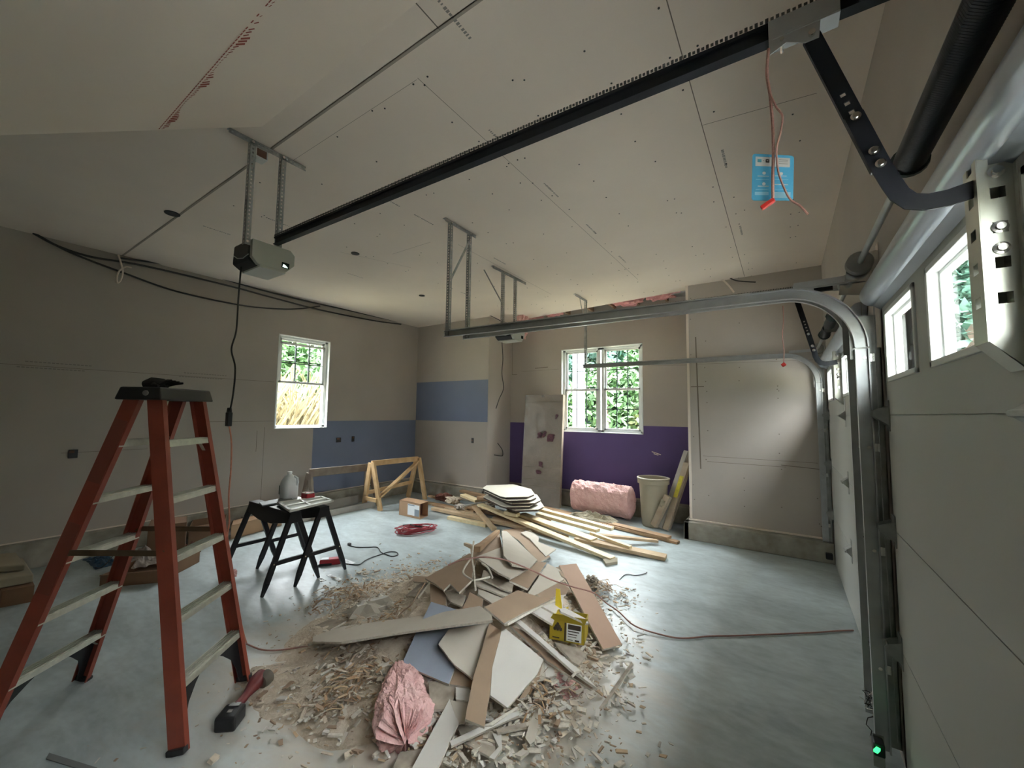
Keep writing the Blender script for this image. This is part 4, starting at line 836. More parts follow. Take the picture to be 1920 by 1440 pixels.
MB().prism([c1.lerp(c2, .1)+V((0, 0, .20))+n_*.012, c1.lerp(c2, .9)+V((0, 0, .26))+n_*.012, c1.lerp(c2, .9)+V((0, 0, .38))+n_*.012, c1.lerp(c2, .1)+V((0, 0, .38))+n_*.012], n_*.001).build('shipping_label', 'whitelab', bpy.data.objects['cardboard_box.001'])
obox('low wide cardboard tray full of torn wrapping behind the ladder legs', fl(186, 1103), fl(302, 1092), .11, V((-.32, .40, 0)), 'cardd', flap=.01)
a, b = fl(372, 1020), fl(418, 1012)
obox('open brown carton standing behind the orange cord', fl(352, 1024), fl(420, 1010), .21, V((-.35, .15, 0)), 'cardd', flap=.1)
obox('long low brown carton by the wall behind the black sawhorse legs', fl(432, 1012), fl(528, 985), .17, V((-.25, .12, 0)), 'card')
a = fl(60, 1060)
MB().prism([fl(0, 1140)+V((0, 0, 0)), fl(62, 1128), fl(40, 1075), fl(-30, 1085)], (0, 0, .13)).build('cardboard_box', 'cardd', label='low brown box under the foam slabs at the wall left of the ladder', cat='box', group='cardboard boxes on the floor')
M['foam'] = mat('foam_tan', (.36, .32, .235), .9, var=.08, scale=4)
MB().prism([U(x, y, 'Z', .135) for x, y in ((-10, 1106), (62, 1092), (42, 1060), (-25, 1068))], (0, 0, .07)).build('foam_slab', 'foam', label='tan foam slab lying on the brown box left of the ladder', cat='foam slab', bevel=.01)
MB().prism([U(x, y, 'Z', .21) for x, y in ((-25, 1076), (46, 1070), (30, 1046), (-30, 1050))], (0, 0, .05)).build('foam_slab', 'foam', label='upper tan foam slab topmost on the pile left of the ladder', cat='foam slab', bevel=.01)
# crumpled wrapping, blue bag and wires behind the ladder
M['wrapclear'] = mat('plastic_wrap', (.45, .40, .37), .35, var=.3, scale=20); M['bluebag'] = mat('blue_bag', (.03, .10, .20), .45, var=.4, scale=14)
def crumple(name, c, size, m, seed, label, cat, group=None, n=26, amp=1.0):
    """thin crumpled sheet lying on the floor"""
    mb = MB(); vs = []; c = V(c)
    for i in range(n+1):
        for j in range(n+1):
            u, v = (i/n-.5)*2, (j/n-.5)*2; w = max(0, 1-max(abs(u), abs(v))**3)
            h = (.5+noise.noise(V((u*2.4+seed, v*2.4, 0)))*.8+abs(noise.noise(V((u*6, v*6, seed))))*.5)*size[2]*w*amp
            vs.append(c+V((u*size[0]*(1+.25*noise.noise(V((v*3, seed, 1)))), v*size[1]*(1+.25*noise.noise(V((u*3, seed, 4)))), max(.003, h))))
    fs = [(i*(n+1)+j, (i+1)*(n+1)+j, (i+1)*(n+1)+j+1, i*(n+1)+j+1) for i in range(n) for j in range(n)]
    mb.add(vs, fs); o = mb.build(name, m, label=label, cat=cat, group=group); s_ = o.modifiers.new('solid', 'SOLIDIFY'); s_.thickness = .003; return o
crumple('plastic_wrapping', fl(255, 1068)+V((-.05, .1, .06)), (.22, .16, .13), 'wrapclear', 3, 'crumpled clear wrapping heaped in the low tray behind the ladder', 'wrapping')
crumple('blue_bag', fl(190, 1053), (.24, .09, .05), 'bluebag', 8, 'dark blue plastic bag strewn flat behind the ladder', 'bag')
cable('wire_scrap', 'thin dark wire curl on the floor beside the blue bag', 'wire', [fl(178, 1066)+V((0, 0, .01)), fl(190, 1068)+V((0, 0, .02)), fl(206, 1058)+V((0, 0, .05)), fl(215, 1045)+V((0, 0, .06))], .005, 'cordblack')
crumple('paper_scrap', fl(358, 1036), (.07, .07, .12), 'cardin', 12, 'crumpled brown paper between the cartons behind the ladder', 'paper')

# ================================================================ FLOOR TOOLS AND CABLES
M['redcord'] = mat('cord_dark_red', (.33, .03, .045), .45, var=.2, scale=30)
co_ = fl(780, 998); mb = MB(); rnd = random.Random(5)
rc = thing('extension_cable_coil', co_, 'coiled dark red extension cord lying on the bare floor', 'cord coil')
for k in range(11):
    pts = []; r1, r2 = rnd.uniform(.13, .27), rnd.uniform(.10, .17); ox, oy = rnd.uniform(-.03, .03), rnd.uniform(-.03, .03); ph = rnd.uniform(0, 6); zc = .012+k*.006
    for j in range(28):
        t = 2*math.pi*j/28; w = .012*noise.noise(V((math.cos(t)*2, math.sin(t)*2, k*3.3))); px, py = (r1+w)*math.cos(t), (r2+w)*math.sin(t)
        ca, sa = math.cos(.9+ph*.05), math.sin(.9+ph*.05); pts.append(co_+V((ox+px*ca-py*sa, oy+px*sa+py*ca, zc+.01*math.sin(t*2+ph)+.008)))
    mb.tube(pts, .0065, 6, closed=True)
mb.build('coil', 'redcord', rc, smooth=True)
MB().tube([co_+V((-.2, -.05, .07)), co_+V((-.1, .0, .085)), co_+V((0, -.02, .085)), co_+V((.1, .03, .075))], .008, 8).build('binding', 'cordblack', rc)
nc = thing('power_cord', fl(650, 1022), 'thin black cord with plug looped on the floor near the sawhorse', 'cord')
def fc(name, pts, r, m, parent=None, z=None): 
    o = cable(name, None, None, [fl(x, y)+V((0, 0, z or r)) for x, y in pts], r, m); 
    if parent: o.parent = parent; o.location = o.location-acc(parent)
    return o
fc('wire', [(655, 1024), (670, 1027), (690, 1027), (707, 1027), (714, 1036), (722, 1040), (735, 1044), (746, 1041), (742, 1036), (728, 1036), (716, 1040), (698, 1046), (685, 1052), (675, 1059), (665, 1060), (648, 1058)], .0055, 'cordblack', nc)
MB().box(fl(655, 1023)+V((-.02, -.015, 0)), fl(655, 1023)+V((.02, .015, .03))).build('plug', 'blackp', nc, bevel=.004)
c = fl(618, 1058); rt = thing('cordless_nailer', c, 'small red tool lying on its side beyond the sawhorse feet', 'tool')
d = (fl(634, 1058)-fl(602, 1062)).normalized(); s_ = V((-d.y, d.x, 0))
MB().prism([c-d*.10-s_*.03, c+d*.11-s_*.045, c+d*.11+s_*.045, c-d*.08+s_*.045], (0, 0, .06)).build('body', 'redbat', rt, bevel=.012)
MB().prism([c-d*.11-s_*.035, c+d*.02-s_*.045, c+d*.02+s_*.03, c-d*.09+s_*.03], (0, 0, .022)).build('base', 'blackp', rt, bevel=.005)
MB().prism([c-d*.09-s_*.02+V((0, 0, .061)), c-d*.01-s_*.035+V((0, 0, .061)), c-d*.01+s_*.03+V((0, 0, .061)), c-d*.07+s_*.03+V((0, 0, .061))], (0, 0, .004)).build('panel', 'whitelab', rt, label='pale panel')
for (x, y, w, l, an, lab) in ((603, 1087, .02, .05, .4, 'crumpled white paper scrap at the sawhorse foot'), (627, 1083, .02, .10, 1.4, 'slender white paper strip on the floor right of the sawhorse foot'), (651, 1054, .04, .09, 1.0, 'flat white paper scrap beside the small red tool')):
    crumple('paper_scrap', fl(x, y), (l, w, .012), 'whitelab', x, lab, 'paper', 'white paper scraps on the floor', n=8)
# cordless multi-tool in front
M['toolred'] = mat('tool_red', (.14, .018, .018), .5, var=.12, scale=20); M['toolgrey'] = mat('tool_grey', (.10, .085, .065), .6)
p_, q_ = fl(430, 1360)+V((0, 0, .045)), fl(484, 1290)+V((0, 0, .05)); d = (q_-p_).normalized(); s_ = d.cross(V((0, 0, 1)))
it = thing('cordless_tool', V((p_.x, p_.y, 0)), 'red cordless tool with a black battery lying in front of the ladder', 'power tool')
mb = MB(); mb.tube([p_+d*.05, p_+d*.10, p_+d*.15, p_+d*.21, p_+d*.26, p_+d*.31], .03, 12, rs=[.030, .022, .021, .032, .042, .036]); mb.build('body', 'toolred', it, smooth=True)
mb = MB(); c = q_+d*.01+s_*.03; c.z = .042; mb.lathe(c, [(.001, -.035), (.036, -.03), (.042, 0), (.04, .025), (.03, .034), (.001, .036)], 18, ax=d+s_*.3); mb.build('head', 'toolgrey', it, smooth=True)
mb = MB(); b0 = p_+V((0, 0, -.012)); mb.bar(b0-d*.05, b0+d*.06, .10, .072, (0, 0, 1)); mb.build('battery', 'blackp', it, bevel=.012)
mb = MB(); mb.bar(b0+d*.03+V((0, 0, .039)), b0+d*.055+V((0, 0, .039)), .05, .004, (0, 0, 1)); mb.build('battery_plate', 'galvd', it)
mb = MB(); mb.bar(b0-d*.012+V((0, 0, .037)), b0+d*.008+V((0, 0, .037)), .022, .003, (0, 0, 1)); mb.build('battery_emblem', 'print', it)
cable('wire_scrap', 'short bent black wire on the floor beside the cordless tool', 'wire', [fl(x, y)+V((0, 0, .006)) for x, y in ((527, 1270), (536, 1282), (548, 1293), (560, 1299), (576, 1305))], .004, 'cordblack')
cable('wire_scrap', 'thin black wire scrap on the bare floor between heap and pier', 'wire', [fl(x, y)+V((0, 0, .006)) for x, y in ((1162, 1088), (1170, 1080), (1178, 1078), (1192, 1080), (1208, 1077), (1213, 1074))], .004, 'cordblack')
MB().prism([fl(1130, 1053), fl(1158, 1050), fl(1158, 1058), fl(1136, 1062)], (0, 0, .03)).build('wood_offcut', 'foam', label='small pale offcut on the floor at the end of the lumber', cat='offcut', bevel=.004)
# orange extension cord: hangs from the plug joint, crosses the floor and the heap to the door
pts = PX([(430, 800), (434, 830), (433, 880), (429, 930), (430, 975), (426, 1010), (429, 1050), (437, 1072)], 'Y', 1.16)
pts += [U(434, 1090, 'Y', 1.18), U(446, 1140, 'Y', 1.22), U(456, 1185, 'Y', 1.27), fl(462, 1208)+V((0, 0, .01))]
cable('extension_cable', 'thin orange extension cord dropping from the plug joint to the floor behind the ladder', 'cord', pts, .0048, 'orange', 'orange extension cords')
mb = MB(); c = U(437, 1075, 'Y', 1.16)
for k in range(6): mb.tube([c+V((.016*math.cos(a+k), .012*math.sin(a*1.3+k), .018*math.sin(a+k*1.7))) for a in [j*.7 for j in range(9)]], .0055, 6)
mb.build('cord_knot', 'pinkp', label='pinkish knot tied in the hanging orange cord beside the ladder rail', cat='knot')

MB().prism([fl(92, 1413), fl(182, 1441), fl(176, 1452), fl(86, 1424)], (0, 0, .004)).build('floor_strip', 'greyplas', label='dark flat strip on the bare floor in front of the ladder', cat='strip')
# ================================================================ LUMBER, PANELS AND THINGS IN THE RECESS
M['lumA'] = mat('lumber_pale', (.82, .70, .45), .6, c2=(.72, .56, .32), scale=5, stretch=(3, 3, 3)); M['lumB'] = mat('lumber_brown', (.42, .27, .15), .7, c2=(.30, .18, .10), scale=5); M['lumC'] = mat('lumber_dusty', (.56, .42, .27), .75, c2=(.42, .30, .18), scale=5)
G_L = 'loose lumber on the floor before the recess'
def lum(label, A, B, za, zb_, w, t, m='lumA', roll=0, group=G_L, cat='board'): return board(label, U(*A, 'Z', za), U(*B, 'Z', zb_), w, t, m, group, cat, 'lumber_board', roll)
lum('longest pale board running down the front of the lumber to the floor', (900, 944), (1149, 1045), .20, .045, .10, .035)
lum('wide pale board just behind the longest one, its knotty end cut square', (978, 962), (1114, 1010), .16, .10, .14, .035)
lum('pale board in the middle of the lumber with a squared bright end', (1008, 961), (1121, 992), .15, .14, .09, .038)
lum('long pale board crossing highest from the panel stack toward the bucket', (992, 947), (1149, 989), .20, .13, .09, .038)
lum('long brown board reaching furthest out toward the pier foot', (1040, 957), (1272, 1015), .06, .03, .09, .03, 'lumB')
lum('second brown board behind the first, under the pink batt', (1020, 950), (1255, 1006), .05, .06, .12, .03, 'lumB')
lum('broad pale plank with dark edge ending furthest from the stack', (1080, 1006), (1249, 1042), .09, .045, .14, .04, 'lumC')
lum('narrow pale board lying crosswise on the broad plank', (1108, 997), (1183, 1024), .13, .09, .05, .035)
lum('twisted brown board leaning off the lumber toward the pier', (1112, 1000), (1233, 1012), .12, .05, .07, .03, 'lumC')
lum('short pale block among the boards with a bright square end', (948, 957), (972, 962), .22, .21, .10, .05)
lum('pale timber lying alone at the left foot of the lumber', (842, 967), (914, 982), .045, .045, .09, .045)
lum('brown timber running behind the pale one at the lumber foot', (812, 951), (1000, 990), .06, .06, .09, .04, 'lumC')
lum('long dusty brown timber under the whole lumber heap', (930, 968), (1060, 1006), .05, .05, .14, .04, 'lumB')
lum('dusty timber along the bottom left of the lumber', (800, 940), (905, 966), .03, .06, .09, .03, 'lumC')
lum('brown timber slanting toward the debris heap with a pale cut end', (888, 946), (927, 990), .14, .06, .07, .04, 'lumC')
lum('thin grey lath laid across the left boards', (870, 948), (936, 935), .16, .22, .03, .02, 'greyboard')
lum('short pale block end sticking out left of the panel stack', (868, 926), (896, 937), .22, .19, .12, .04)
lum('brown timber behind the panel stack near the return wall', (865, 918), (1010, 952), .20, .14, .10, .04, 'lumB')
lum('dark timber lying deep in the heap under the panels', (880, 950), (1030, 975), .08, .06, .14, .05, 'lumB')
lum('pale stick sticking out right of the panel stack', (985, 938), (1035, 958), .24, .15, .05, .03, 'lumC')
lum('brown timber crossing low behind the small cardboard box', (805, 928), (880, 950), .10, .05, .07, .03, 'lumB')
lum('dusty brown board on the floor right behind the small cardboard box', (815, 944), (890, 958), .045, .05, .12, .03, 'lumB')
# dusty odds and ends left of the panel stack
M['dust'] = mat('drywall_dust', (.60, .52, .41), .95, var=.2, scale=20); M['rubble'] = mat('rubble_brown', (.50, .41, .31), .95, c2=(.64, .56, .45), scale=16, bump=.6, bscale=60, dist=.02)
for k, (x, y, z, s_, m_, lab) in enumerate(((832, 932, .12, .10, 'cardin', 'dark rag bundle left of the panel stack'), (850, 938, .12, .09, 'rubble', 'grey dusty chunk among the left boards'), (862, 950, .10, .06, 'drywall', 'pale broken plaster chunk beside the grey one'), (915, 950, .14, .08, 'rubble', 'dusty brown clump between boards before the panels'))):
    lump('debris_chunk', U(x, y, 'Z', z), (s_*1.3, s_, s_*.6), m_, seed=k*3+2, res=9, amp=.6, fine=.2, label=lab, cat='debris chunk')
# stack of beige panels on the lumber
M['panel'] = mat('panel_cream', (.84, .80, .68), .5, var=.04); M['panelgap'] = mat('panel_gap_shade', (.07, .05, .04), .8)
G_P = 'cream panels stacked on the lumber'
for k, (z, dx, dy, lab) in enumerate(((.43, 0, 0, 'topmost cream panel of the stack, its corners cut off'), (.395, .05, -.02, 'cream panel second from the top, peeking out in front'), (.355, .10, .01, 'cream panel in the middle of the stack, pushed right'), (.315, .06, -.06, 'cream panel second from the bottom, pushed forward'), (.275, .16, .0, 'lowest cream panel sticking out furthest right'))):
    pp = [U(x, y, 'Z', .43) for x, y in ((905, 915), (912, 910), (962, 908), (996, 917), (1002, 926), (990, 931), (948, 932), (938, 930))]
    pp = [V((p.x+dx, p.y+dy, z)) for p in pp]; r_ = MB().prism(pp, (0, 0, -.006)).build('cream_panel', 'panel', label=lab, cat='panel', group=G_P); 
    c_ = sum(pp, V())/len(pp); MB().prism([c_+(p-c_)*.985+V((0, 0, -.0065)) for p in pp], (0, 0, -.022)).build('gap_shade', 'panelgap', r_)  # near-black filler paints the shade in the gap under each panel
for k in range(3):
    z = .235-.05*k; a_ = U(905, 935, 'Z', z); lum(('dark bearer board under the cream panels, upper', 'dark bearer board under the cream panels, middle', 'dark bearer board under the cream panels, lower')[k], (900+8*k, 930+4*k), (1000+4*k, 948+2*k), z, z, .16, .045, 'lumB')

# plastic wrapped panel bundle standing against the recess wall
M['wrapbody'] = mat('wrapped_cartons', (.33, .265, .20), .75, c2=(.24, .18, .13), scale=4); M['film'] = mat('stretch_film', (.60, .575, .55), .16, alpha=.38, spec=1.0, var=.15, scale=3, bump=.5, bscale=9, dist=.03); M['spray'] = mat('spray_mark', (.13, .05, .07), .6)
wa, wb_ = U(976, 948, 'Y', 6.22), U(1049, 950, 'Y', 6.22); wa.z = wb_.z = 0; wt = U(985, 741, 'Y', 6.40); wt2 = U(1057, 741, 'Y', 6.40)
wr_ = thing('wrapped_bundle', (wa+wb_)/2, 'tall bundle wrapped in shiny clear film with dark spray marks, leaning by the double window', 'wrapped bundle')
lean = V((0, wt.y-wa.y, wt.z)); lean.x = ((wt.x-wa.x)+(wt2.x-wb_.x))/2; nb = V((0, 1, -.1))*.07
mb = MB(); mb.prism([wa, wb_, wb_+lean, wa+lean], nb); mb.build('carton', 'wrapbody', wr_, bevel=.006)
mb = MB(); n = 40; vs = []
for i in range(n+1):
    for j in range(n//2+1):
        u, v = j/(n//2), i/n; p = wa.lerp(wb_, u)+lean*v; vs.append(p+V((0, -.006-.007*noise.noise(V((u*3, v*14+u*4, 2)))-.004*noise.noise(V((u*9, v*30-u*12, 7))), 0)))
fs = [(i*(n//2+1)+j, i*(n//2+1)+j+1, (i+1)*(n//2+1)+j+1, (i+1)*(n//2+1)+j) for i in range(n) for j in range(n//2)]
mb.add(vs, fs); mb.build('film', 'film', wr_, smooth=True)
WP = lambda u, v, o=.017: wa.lerp(wb_, u)+lean*v+V((0, -o, 0))
rnd = random.Random(77)
for cu, cv, ru, rv, n_t in ((.44, .625, .07, .028, 12), (.56, .635, .05, .03, 8), (.72, .60, .11, .035, 22), (.50, .365, .06, .03, 12), (.46, .29, .07, .02, 12), (.86, .80, .04, .025, 7)):
    pts = [WP(cu+ru*math.sin(k*1.9+rnd.uniform(-.3, .3))*rnd.uniform(.5, 1), cv+rv*math.cos(k*1.3+rnd.uniform(-.4, .4))*rnd.uniform(.5, 1)) for k in range(n_t)]
    o_ = cable('spray_mark', None, None, pts, .010, 'spray'); o_.parent = wr_; o_.location = o_.location-acc(wr_)
for v in (.93, .33, .16, .22):
    MB().bar(WP(0, v, .013), WP(1, v+.01, .013), .002, .012, (0, 1, 0)).build('tape_band', 'foam', wr_)

# pink batt roll, bucket, boards and level in the recess
def batt(label, c, L, r1, r2, seed):
    mb = MB(); n, k = 34, 46; vs = []
    for i in range(k+1):
        t = i/k; e = min(1, (min(t, 1-t)/.06)**.5) if 0 < t < 1 else .02
        for j in range(n):
            a = 2*math.pi*j/n; d = V((t*4, math.cos(a)*1.5, math.sin(a)*1.5)); w = 1+.10*noise.noise(d*1.3+V((seed, 0, 0)))+.07*noise.noise(d*4)+.05*noise.noise(d*11)
            vs.append(c+V(((t-.5)*L*(1+.03*noise.noise(d*2)), math.cos(a)*r1*w*e, math.sin(a)*r2*w*e)))
    fs = [(i*n+j, i*n+(j+1) % n, (i+1)*n+(j+1) % n, (i+1)*n+j) for i in range(k) for j in range(n)]+[tuple(range(n))[::-1], tuple(range(k*n, k*n+n))]
    mb.add(vs, fs); return mb
bc = V((-2.43, 6.18, .27)); batt('', bc, 1.06, .17, .24, 3).build('insulation_roll', 'pinkp', label='large fluffy pink insulation roll on the floor below the double window', cat='insulation')
crumple('plastic_wrapping', U(1110, 972, 'Z', .05), (.36, .12, .10), 'foam', 21, 'white crumpled plastic sheet under the front of the pink roll', 'wrapping')
M['bucketm'] = mat('bin_beige', (.36, .32, .24), .6, var=.04)
bk = U(1226, 985, 'Z', 0); bkt = thing('trash_bin', bk, 'tall round beige plastic bin between the pink roll and the leaning boards', 'bin')
MB().lathe(bk, [(.0, .0), (.155, 0), (.165, .02), (.19, .45), (.20, .62), (.195, .625), (.185, .45), (.16, .03), (0, .02)], 32).build('body', 'bucketm', bkt, smooth=True)
MB().lathe(bk, [(.20, .60), (.222, .605), (.222, .66), (.23, .665), (.23, .685), (.21, .69), (.20, .68), (.198, .61)], 32).build('rim', 'bucketm', bkt, smooth=True)
M['yellow'] = mat('level_yellow', (.60, .52, .04), .5, var=.2, scale=30); M['plywood'] = mat('raw_board', (.45, .38, .28), .8, c2=(.34, .27, .2), scale=6)
def lean_board(label, b, t, w, th, m, name='leaning_board', cat='board'): 
    b, t = V(b), V(t); d = (t-b).normalized(); s_ = V((.75, -.66, 0)); return MB().bar(b, t, w, th, (-.4, -.9, .2)).build(name, m, label=label, cat=cat, group='boards leaning in the recess corner', bevel=.003)
b0, t0 = fl(1235, 993), U(1290, 848, 'Y', 6.30)
lean_board('grey-brown board leaning in the corner behind the yellow-marked one', b0+V((.10, .08, .02)), t0+V((.05, .06, 0)), .10, .03, 'plywood')
lean_board('whitish board leaning steeply against the recess corner', b0+V((.02, .02, .02)), t0+V((-.02, .0, .02)), .07, .03, 'greyboard')
lb = lean_board('old level with a worn yellow label leaning in the recess corner', b0+V((.10, -.03, .02)), U(1288, 868, 'Y', 6.20), .09, .03, 'plywood')
d0 = b0+V((.10, -.03, .02)); d1 = U(1288, 868, 'Y', 6.20); MB().bar(d0.lerp(d1, .48)+V((-.008, -.018, 0)), d0.lerp(d1, .80)+V((-.008, -.018, 0)), .06, .004, (-.4, -.9, .2)).build('label_strip', 'yellow', lb)
lean_board('short splintered stud end at the foot of the leaning boards', fl(1228, 990)+V((0, -.05, .04)), U(1253, 930, 'Y', 5.95), .09, .06, 'plywood')
lump('debris_chunk', U(1245, 945, 'Y', 5.95), (.05, .04, .06), 'foam', seed=41, res=9, amp=.6, fine=.2, label='pale torn chunk stuck on the short stud in the recess corner', cat='debris chunk')

# ================================================================ THE DRYWALL DEBRIS HEAP
HC = V((-2.0, 2.50)); 
def hm(x, y):
    dx, dy = x-HC.x, y-HC.y; a = dx*.62+dy*-.05; u = dx*.86+dy*.50; v = -dx*.50+dy*.86
    return .40*math.exp(-((u/.62)**2+(v/.92)**2))
def MP(x, y, off):
    d = FW + RT*((x-960)/F_PX) - UP*((y-720)/F_PX); t = .8
    while t < 9:
        p = EYE+d*t
        if p.z <= hm(p.x, p.y)+off: return p
        t += .01
    return EYE+d*((0-EYE.z)/d.z)
M['paper'] = mat('scrap_paper_face', (.55, .50, .42), .85, var=.06, scale=5); M['back'] = mat('scrap_kraft_back', (.33, .235, .16), .85, var=.08, scale=6); M['backp'] = mat('scrap_kraft_pink', (.42, .28, .205), .85, var=.05, scale=5); M['white'] = mat('scrap_white_face', (.62, .59, .54), .8, var=.04, scale=4)
M['gyp'] = mat('gypsum_core', (.66, .61, .52), .95, var=.15, scale=60); M['blueb'] = mat('scrap_blue', (.33, .37, .44), .8, var=.08, scale=5); M['dusty'] = mat('scrap_dusty', (.36, .31, .25), .9, var=.35, scale=14)
import itertools
def solve3(A, b):
    m = Matrix(A); return m.inverted() @ V(b)
def scrap(label, pts, off, m, th=.0127, kind=None, raw=False, name='drywall_scrap'):
    """a broken piece of board: its outline is traced on the heap, flattened to a plane and given its thickness"""
    px = [(640+x/3, 960+y/3) for x, y in pts]
    if isinstance(off, (int, float)): off = [off]*len(px)
    P = [MP(x, y, o) for (x, y), o in zip(px, off)]
    Sxx = sum(p.x*p.x for p in P); Sxy = sum(p.x*p.y for p in P); Syy = sum(p.y*p.y for p in P); Sx = sum(p.x for p in P); Sy = sum(p.y for p in P); n = len(P)
    A = ((Sxx+1e-4, Sxy, Sx), (Sxy, Syy+1e-4, Sy), (Sx, Sy, n)); b = (sum(p.x*p.z for p in P), sum(p.y*p.z for p in P), sum(p.z for p in P))
    c = solve3(A, b); a_, b_, c_ = c; g = math.hypot(a_, b_)
    mx, my, mz = Sx/n, Sy/n, sum(p.z for p in P)/n
    if g > .75: a_, b_ = a_*.75/g, b_*.75/g
    c_ = mz-a_*mx-b_*my; out = []
    for x, y in px:
        d = FW + RT*((x-960)/F_PX) - UP*((y-720)/F_PX); t = (c_+a_*EYE.x+b_*EYE.y-EYE.z)/(d.z-a_*d.x-b_*d.y); q = EYE+d*t; out.append(q)
    lo = min(q.z for q in out)
    if lo < th+.004:
        # lift the low corners so that nothing sinks through the floor
        out = [U(px[i][0], px[i][1], 'Z', th+.005) if out[i].z < th+.004 else out[i] for i in range(len(out))]
    nrm = V((-a_, -b_, 1)).normalized(); ctr = sum(out, V())/len(out)
    ring = []
    for i in range(len(out)):                                  # ragged edge
        p, q = out[i], out[(i+1) % len(out)]; k = max(1, int((q-p).length/.05)); e = (q-p); e_n = e.normalized().cross(nrm)
        for j in range(k):
            t = j/k; w = 0 if j == 0 else .004*noise.noise(V((p.x*31+t*9, p.y*31, i)))
            ring.append(p+e*t+e_n*w)
    mb = MB(); s_ = -nrm*th; n = len(ring)
    mb.add(ring+[r+s_ for r in ring], [tuple(range(n))], m); 
    k0 = len(mb.v)-2*n; g_i = mb._mi('gyp'); bi = mb._mi('back' if m in ('paper', 'white', 'blueb') else 'paper')
    mb.f.append(tuple(k0+n+j for j in range(n))[::-1]); mb.m.append(bi)
    for j in range(n): mb.f.append((k0+j, k0+n+j, k0+n+(j+1) % n, k0+(j+1) % n)); mb.m.append(g_i)
    # make the top face point up
    fa = ring; nn = (fa[1]-fa[0]).cross(fa[2]-fa[1])
    return mb.build(name, None if False else m, label=label, cat='drywall scrap', group='broken drywall pieces in the debris heap')
# rubble body under the pieces
mb = MB(); n = 90; vs = []
for i in range(n+1):
    for j in range(n+1):
        x, y = HC.x-1.35+2.7*i/n, HC.y-1.55+3.1*j/n; h_ = hm(x, y)*.86; f = noise.noise(V((x*5, y*5, 0))); g = noise.noise(V((x*18, y*18, 3)))
        d = math.hypot((x-HC.x+.12)/1.08, (y-HC.y+.1)/1.32)+.30*noise.noise(V((x*2.2, y*2.2, 9))); edge = max(0, min(1, (1-d)*3))
        z = (h_*(1+.25*f)+.018+.02*f+.02*g)*edge-.003; vs.append(V((x, y, max(-.004, z))))
mb.add(vs, [(i*(n+1)+j, (i+1)*(n+1)+j, (i+1)*(n+1)+j+1, i*(n+1)+j+1) for i in range(n) for j in range(n)])
mb.build('debris_dust', 'rubble', label='tan gypsum dust and crumbs heaped under the broken drywall', cat='rubble', kind='stuff')
# fine chips: too many to count
mb = MB(); rnd = random.Random(21)
def chip(mb, x, y, z, s_, m):
    a, b, c = (rnd.uniform(-1, 1) for _ in range(3)); q = Quaternion(V((a, b, c)).normalized(), rnd.uniform(-.5, .5)) @ Quaternion((0, 0, 1), rnd.uniform(0, 6.28))
    L, w, t = s_*rnd.uniform(.5, 2.2), s_*rnd.uniform(.3, .8), s_*rnd.uniform(.08, .3); vs = []
    for sx_, sy_, sz_ in itertools.product((-1, 1), repeat=3): vs.append(V((x, y, z))+q @ V((sx_*L*rnd.uniform(.6, 1), sy_*w*rnd.uniform(.6, 1), sz_*t)))
    mb.add(vs, [(0, 1, 3, 2), (4, 6, 7, 5), (0, 4, 5, 1), (2, 3, 7, 6), (0, 2, 6, 4), (1, 5, 7, 3)], m)
for k in range(2600):
    r = abs(rnd.gauss(0, .55)); a = rnd.uniform(0, 6.283); x, y = HC.x+math.cos(a)*(.35+r)*.95, HC.y-.15+math.sin(a)*(.45+r)*1.05
    if x > -.75 or (y > 3.9): continue
    s_ = rnd.choice((.006, .008, .01, .014, .02)) if r < .8 else rnd.choice((.004, .006, .009))
    chip(mb, x, y, hm(x, y)*.8+.02*max(0, 1-r), s_, rnd.choice(('gyp', 'white', 'dust', 'paper', 'back', 'gyp', 'dust', 'lumC')))
for cx_, cy_, s0, nn_ in ((1150, 1120, .14, 160), (720, 1110, .28, 300), (640, 1140, .2, 160), (1000, 1390, .22, 320), (870, 1420, .2, 220), (1090, 1300, .16, 200), (760, 1080, .25, 260), (620, 1330, .16, 160), (1120, 1190, .12, 140)):
    c = fl(cx_, cy_)
    for k in range(nn_): x, y = rnd.gauss(c.x, s0), rnd.gauss(c.y, s0); chip(mb, x, y, hm(x, y)*.85+.008, rnd.choice((.005, .008, .011, .016)), rnd.choice(('gyp', 'white', 'dust', 'back', 'gyp', 'lumC')))
for cx_, cy_, s0, nn_, big in ((860, 1400, .16, 130, .03), (1000, 1370, .18, 120, .028), (1120, 1240, .12, 60, .024), (690, 1100, .2, 70, .024), (650, 1290, .2, 60, .03), (930, 1380, .12, 90, .022)):
    c = fl(cx_, cy_)
    for k in range(nn_): x, y = rnd.gauss(c.x, s0), rnd.gauss(c.y, s0); chip(mb, x, y, hm(x, y)*.85+.012, rnd.uniform(.3, 1)*big, rnd.choice(('gyp', 'white', 'paper', 'back', 'gyp', 'dust')))
mb.build('debris_chips', label='small gypsum chips and splinters scattered round the heap', cat='rubble', kind='stuff')
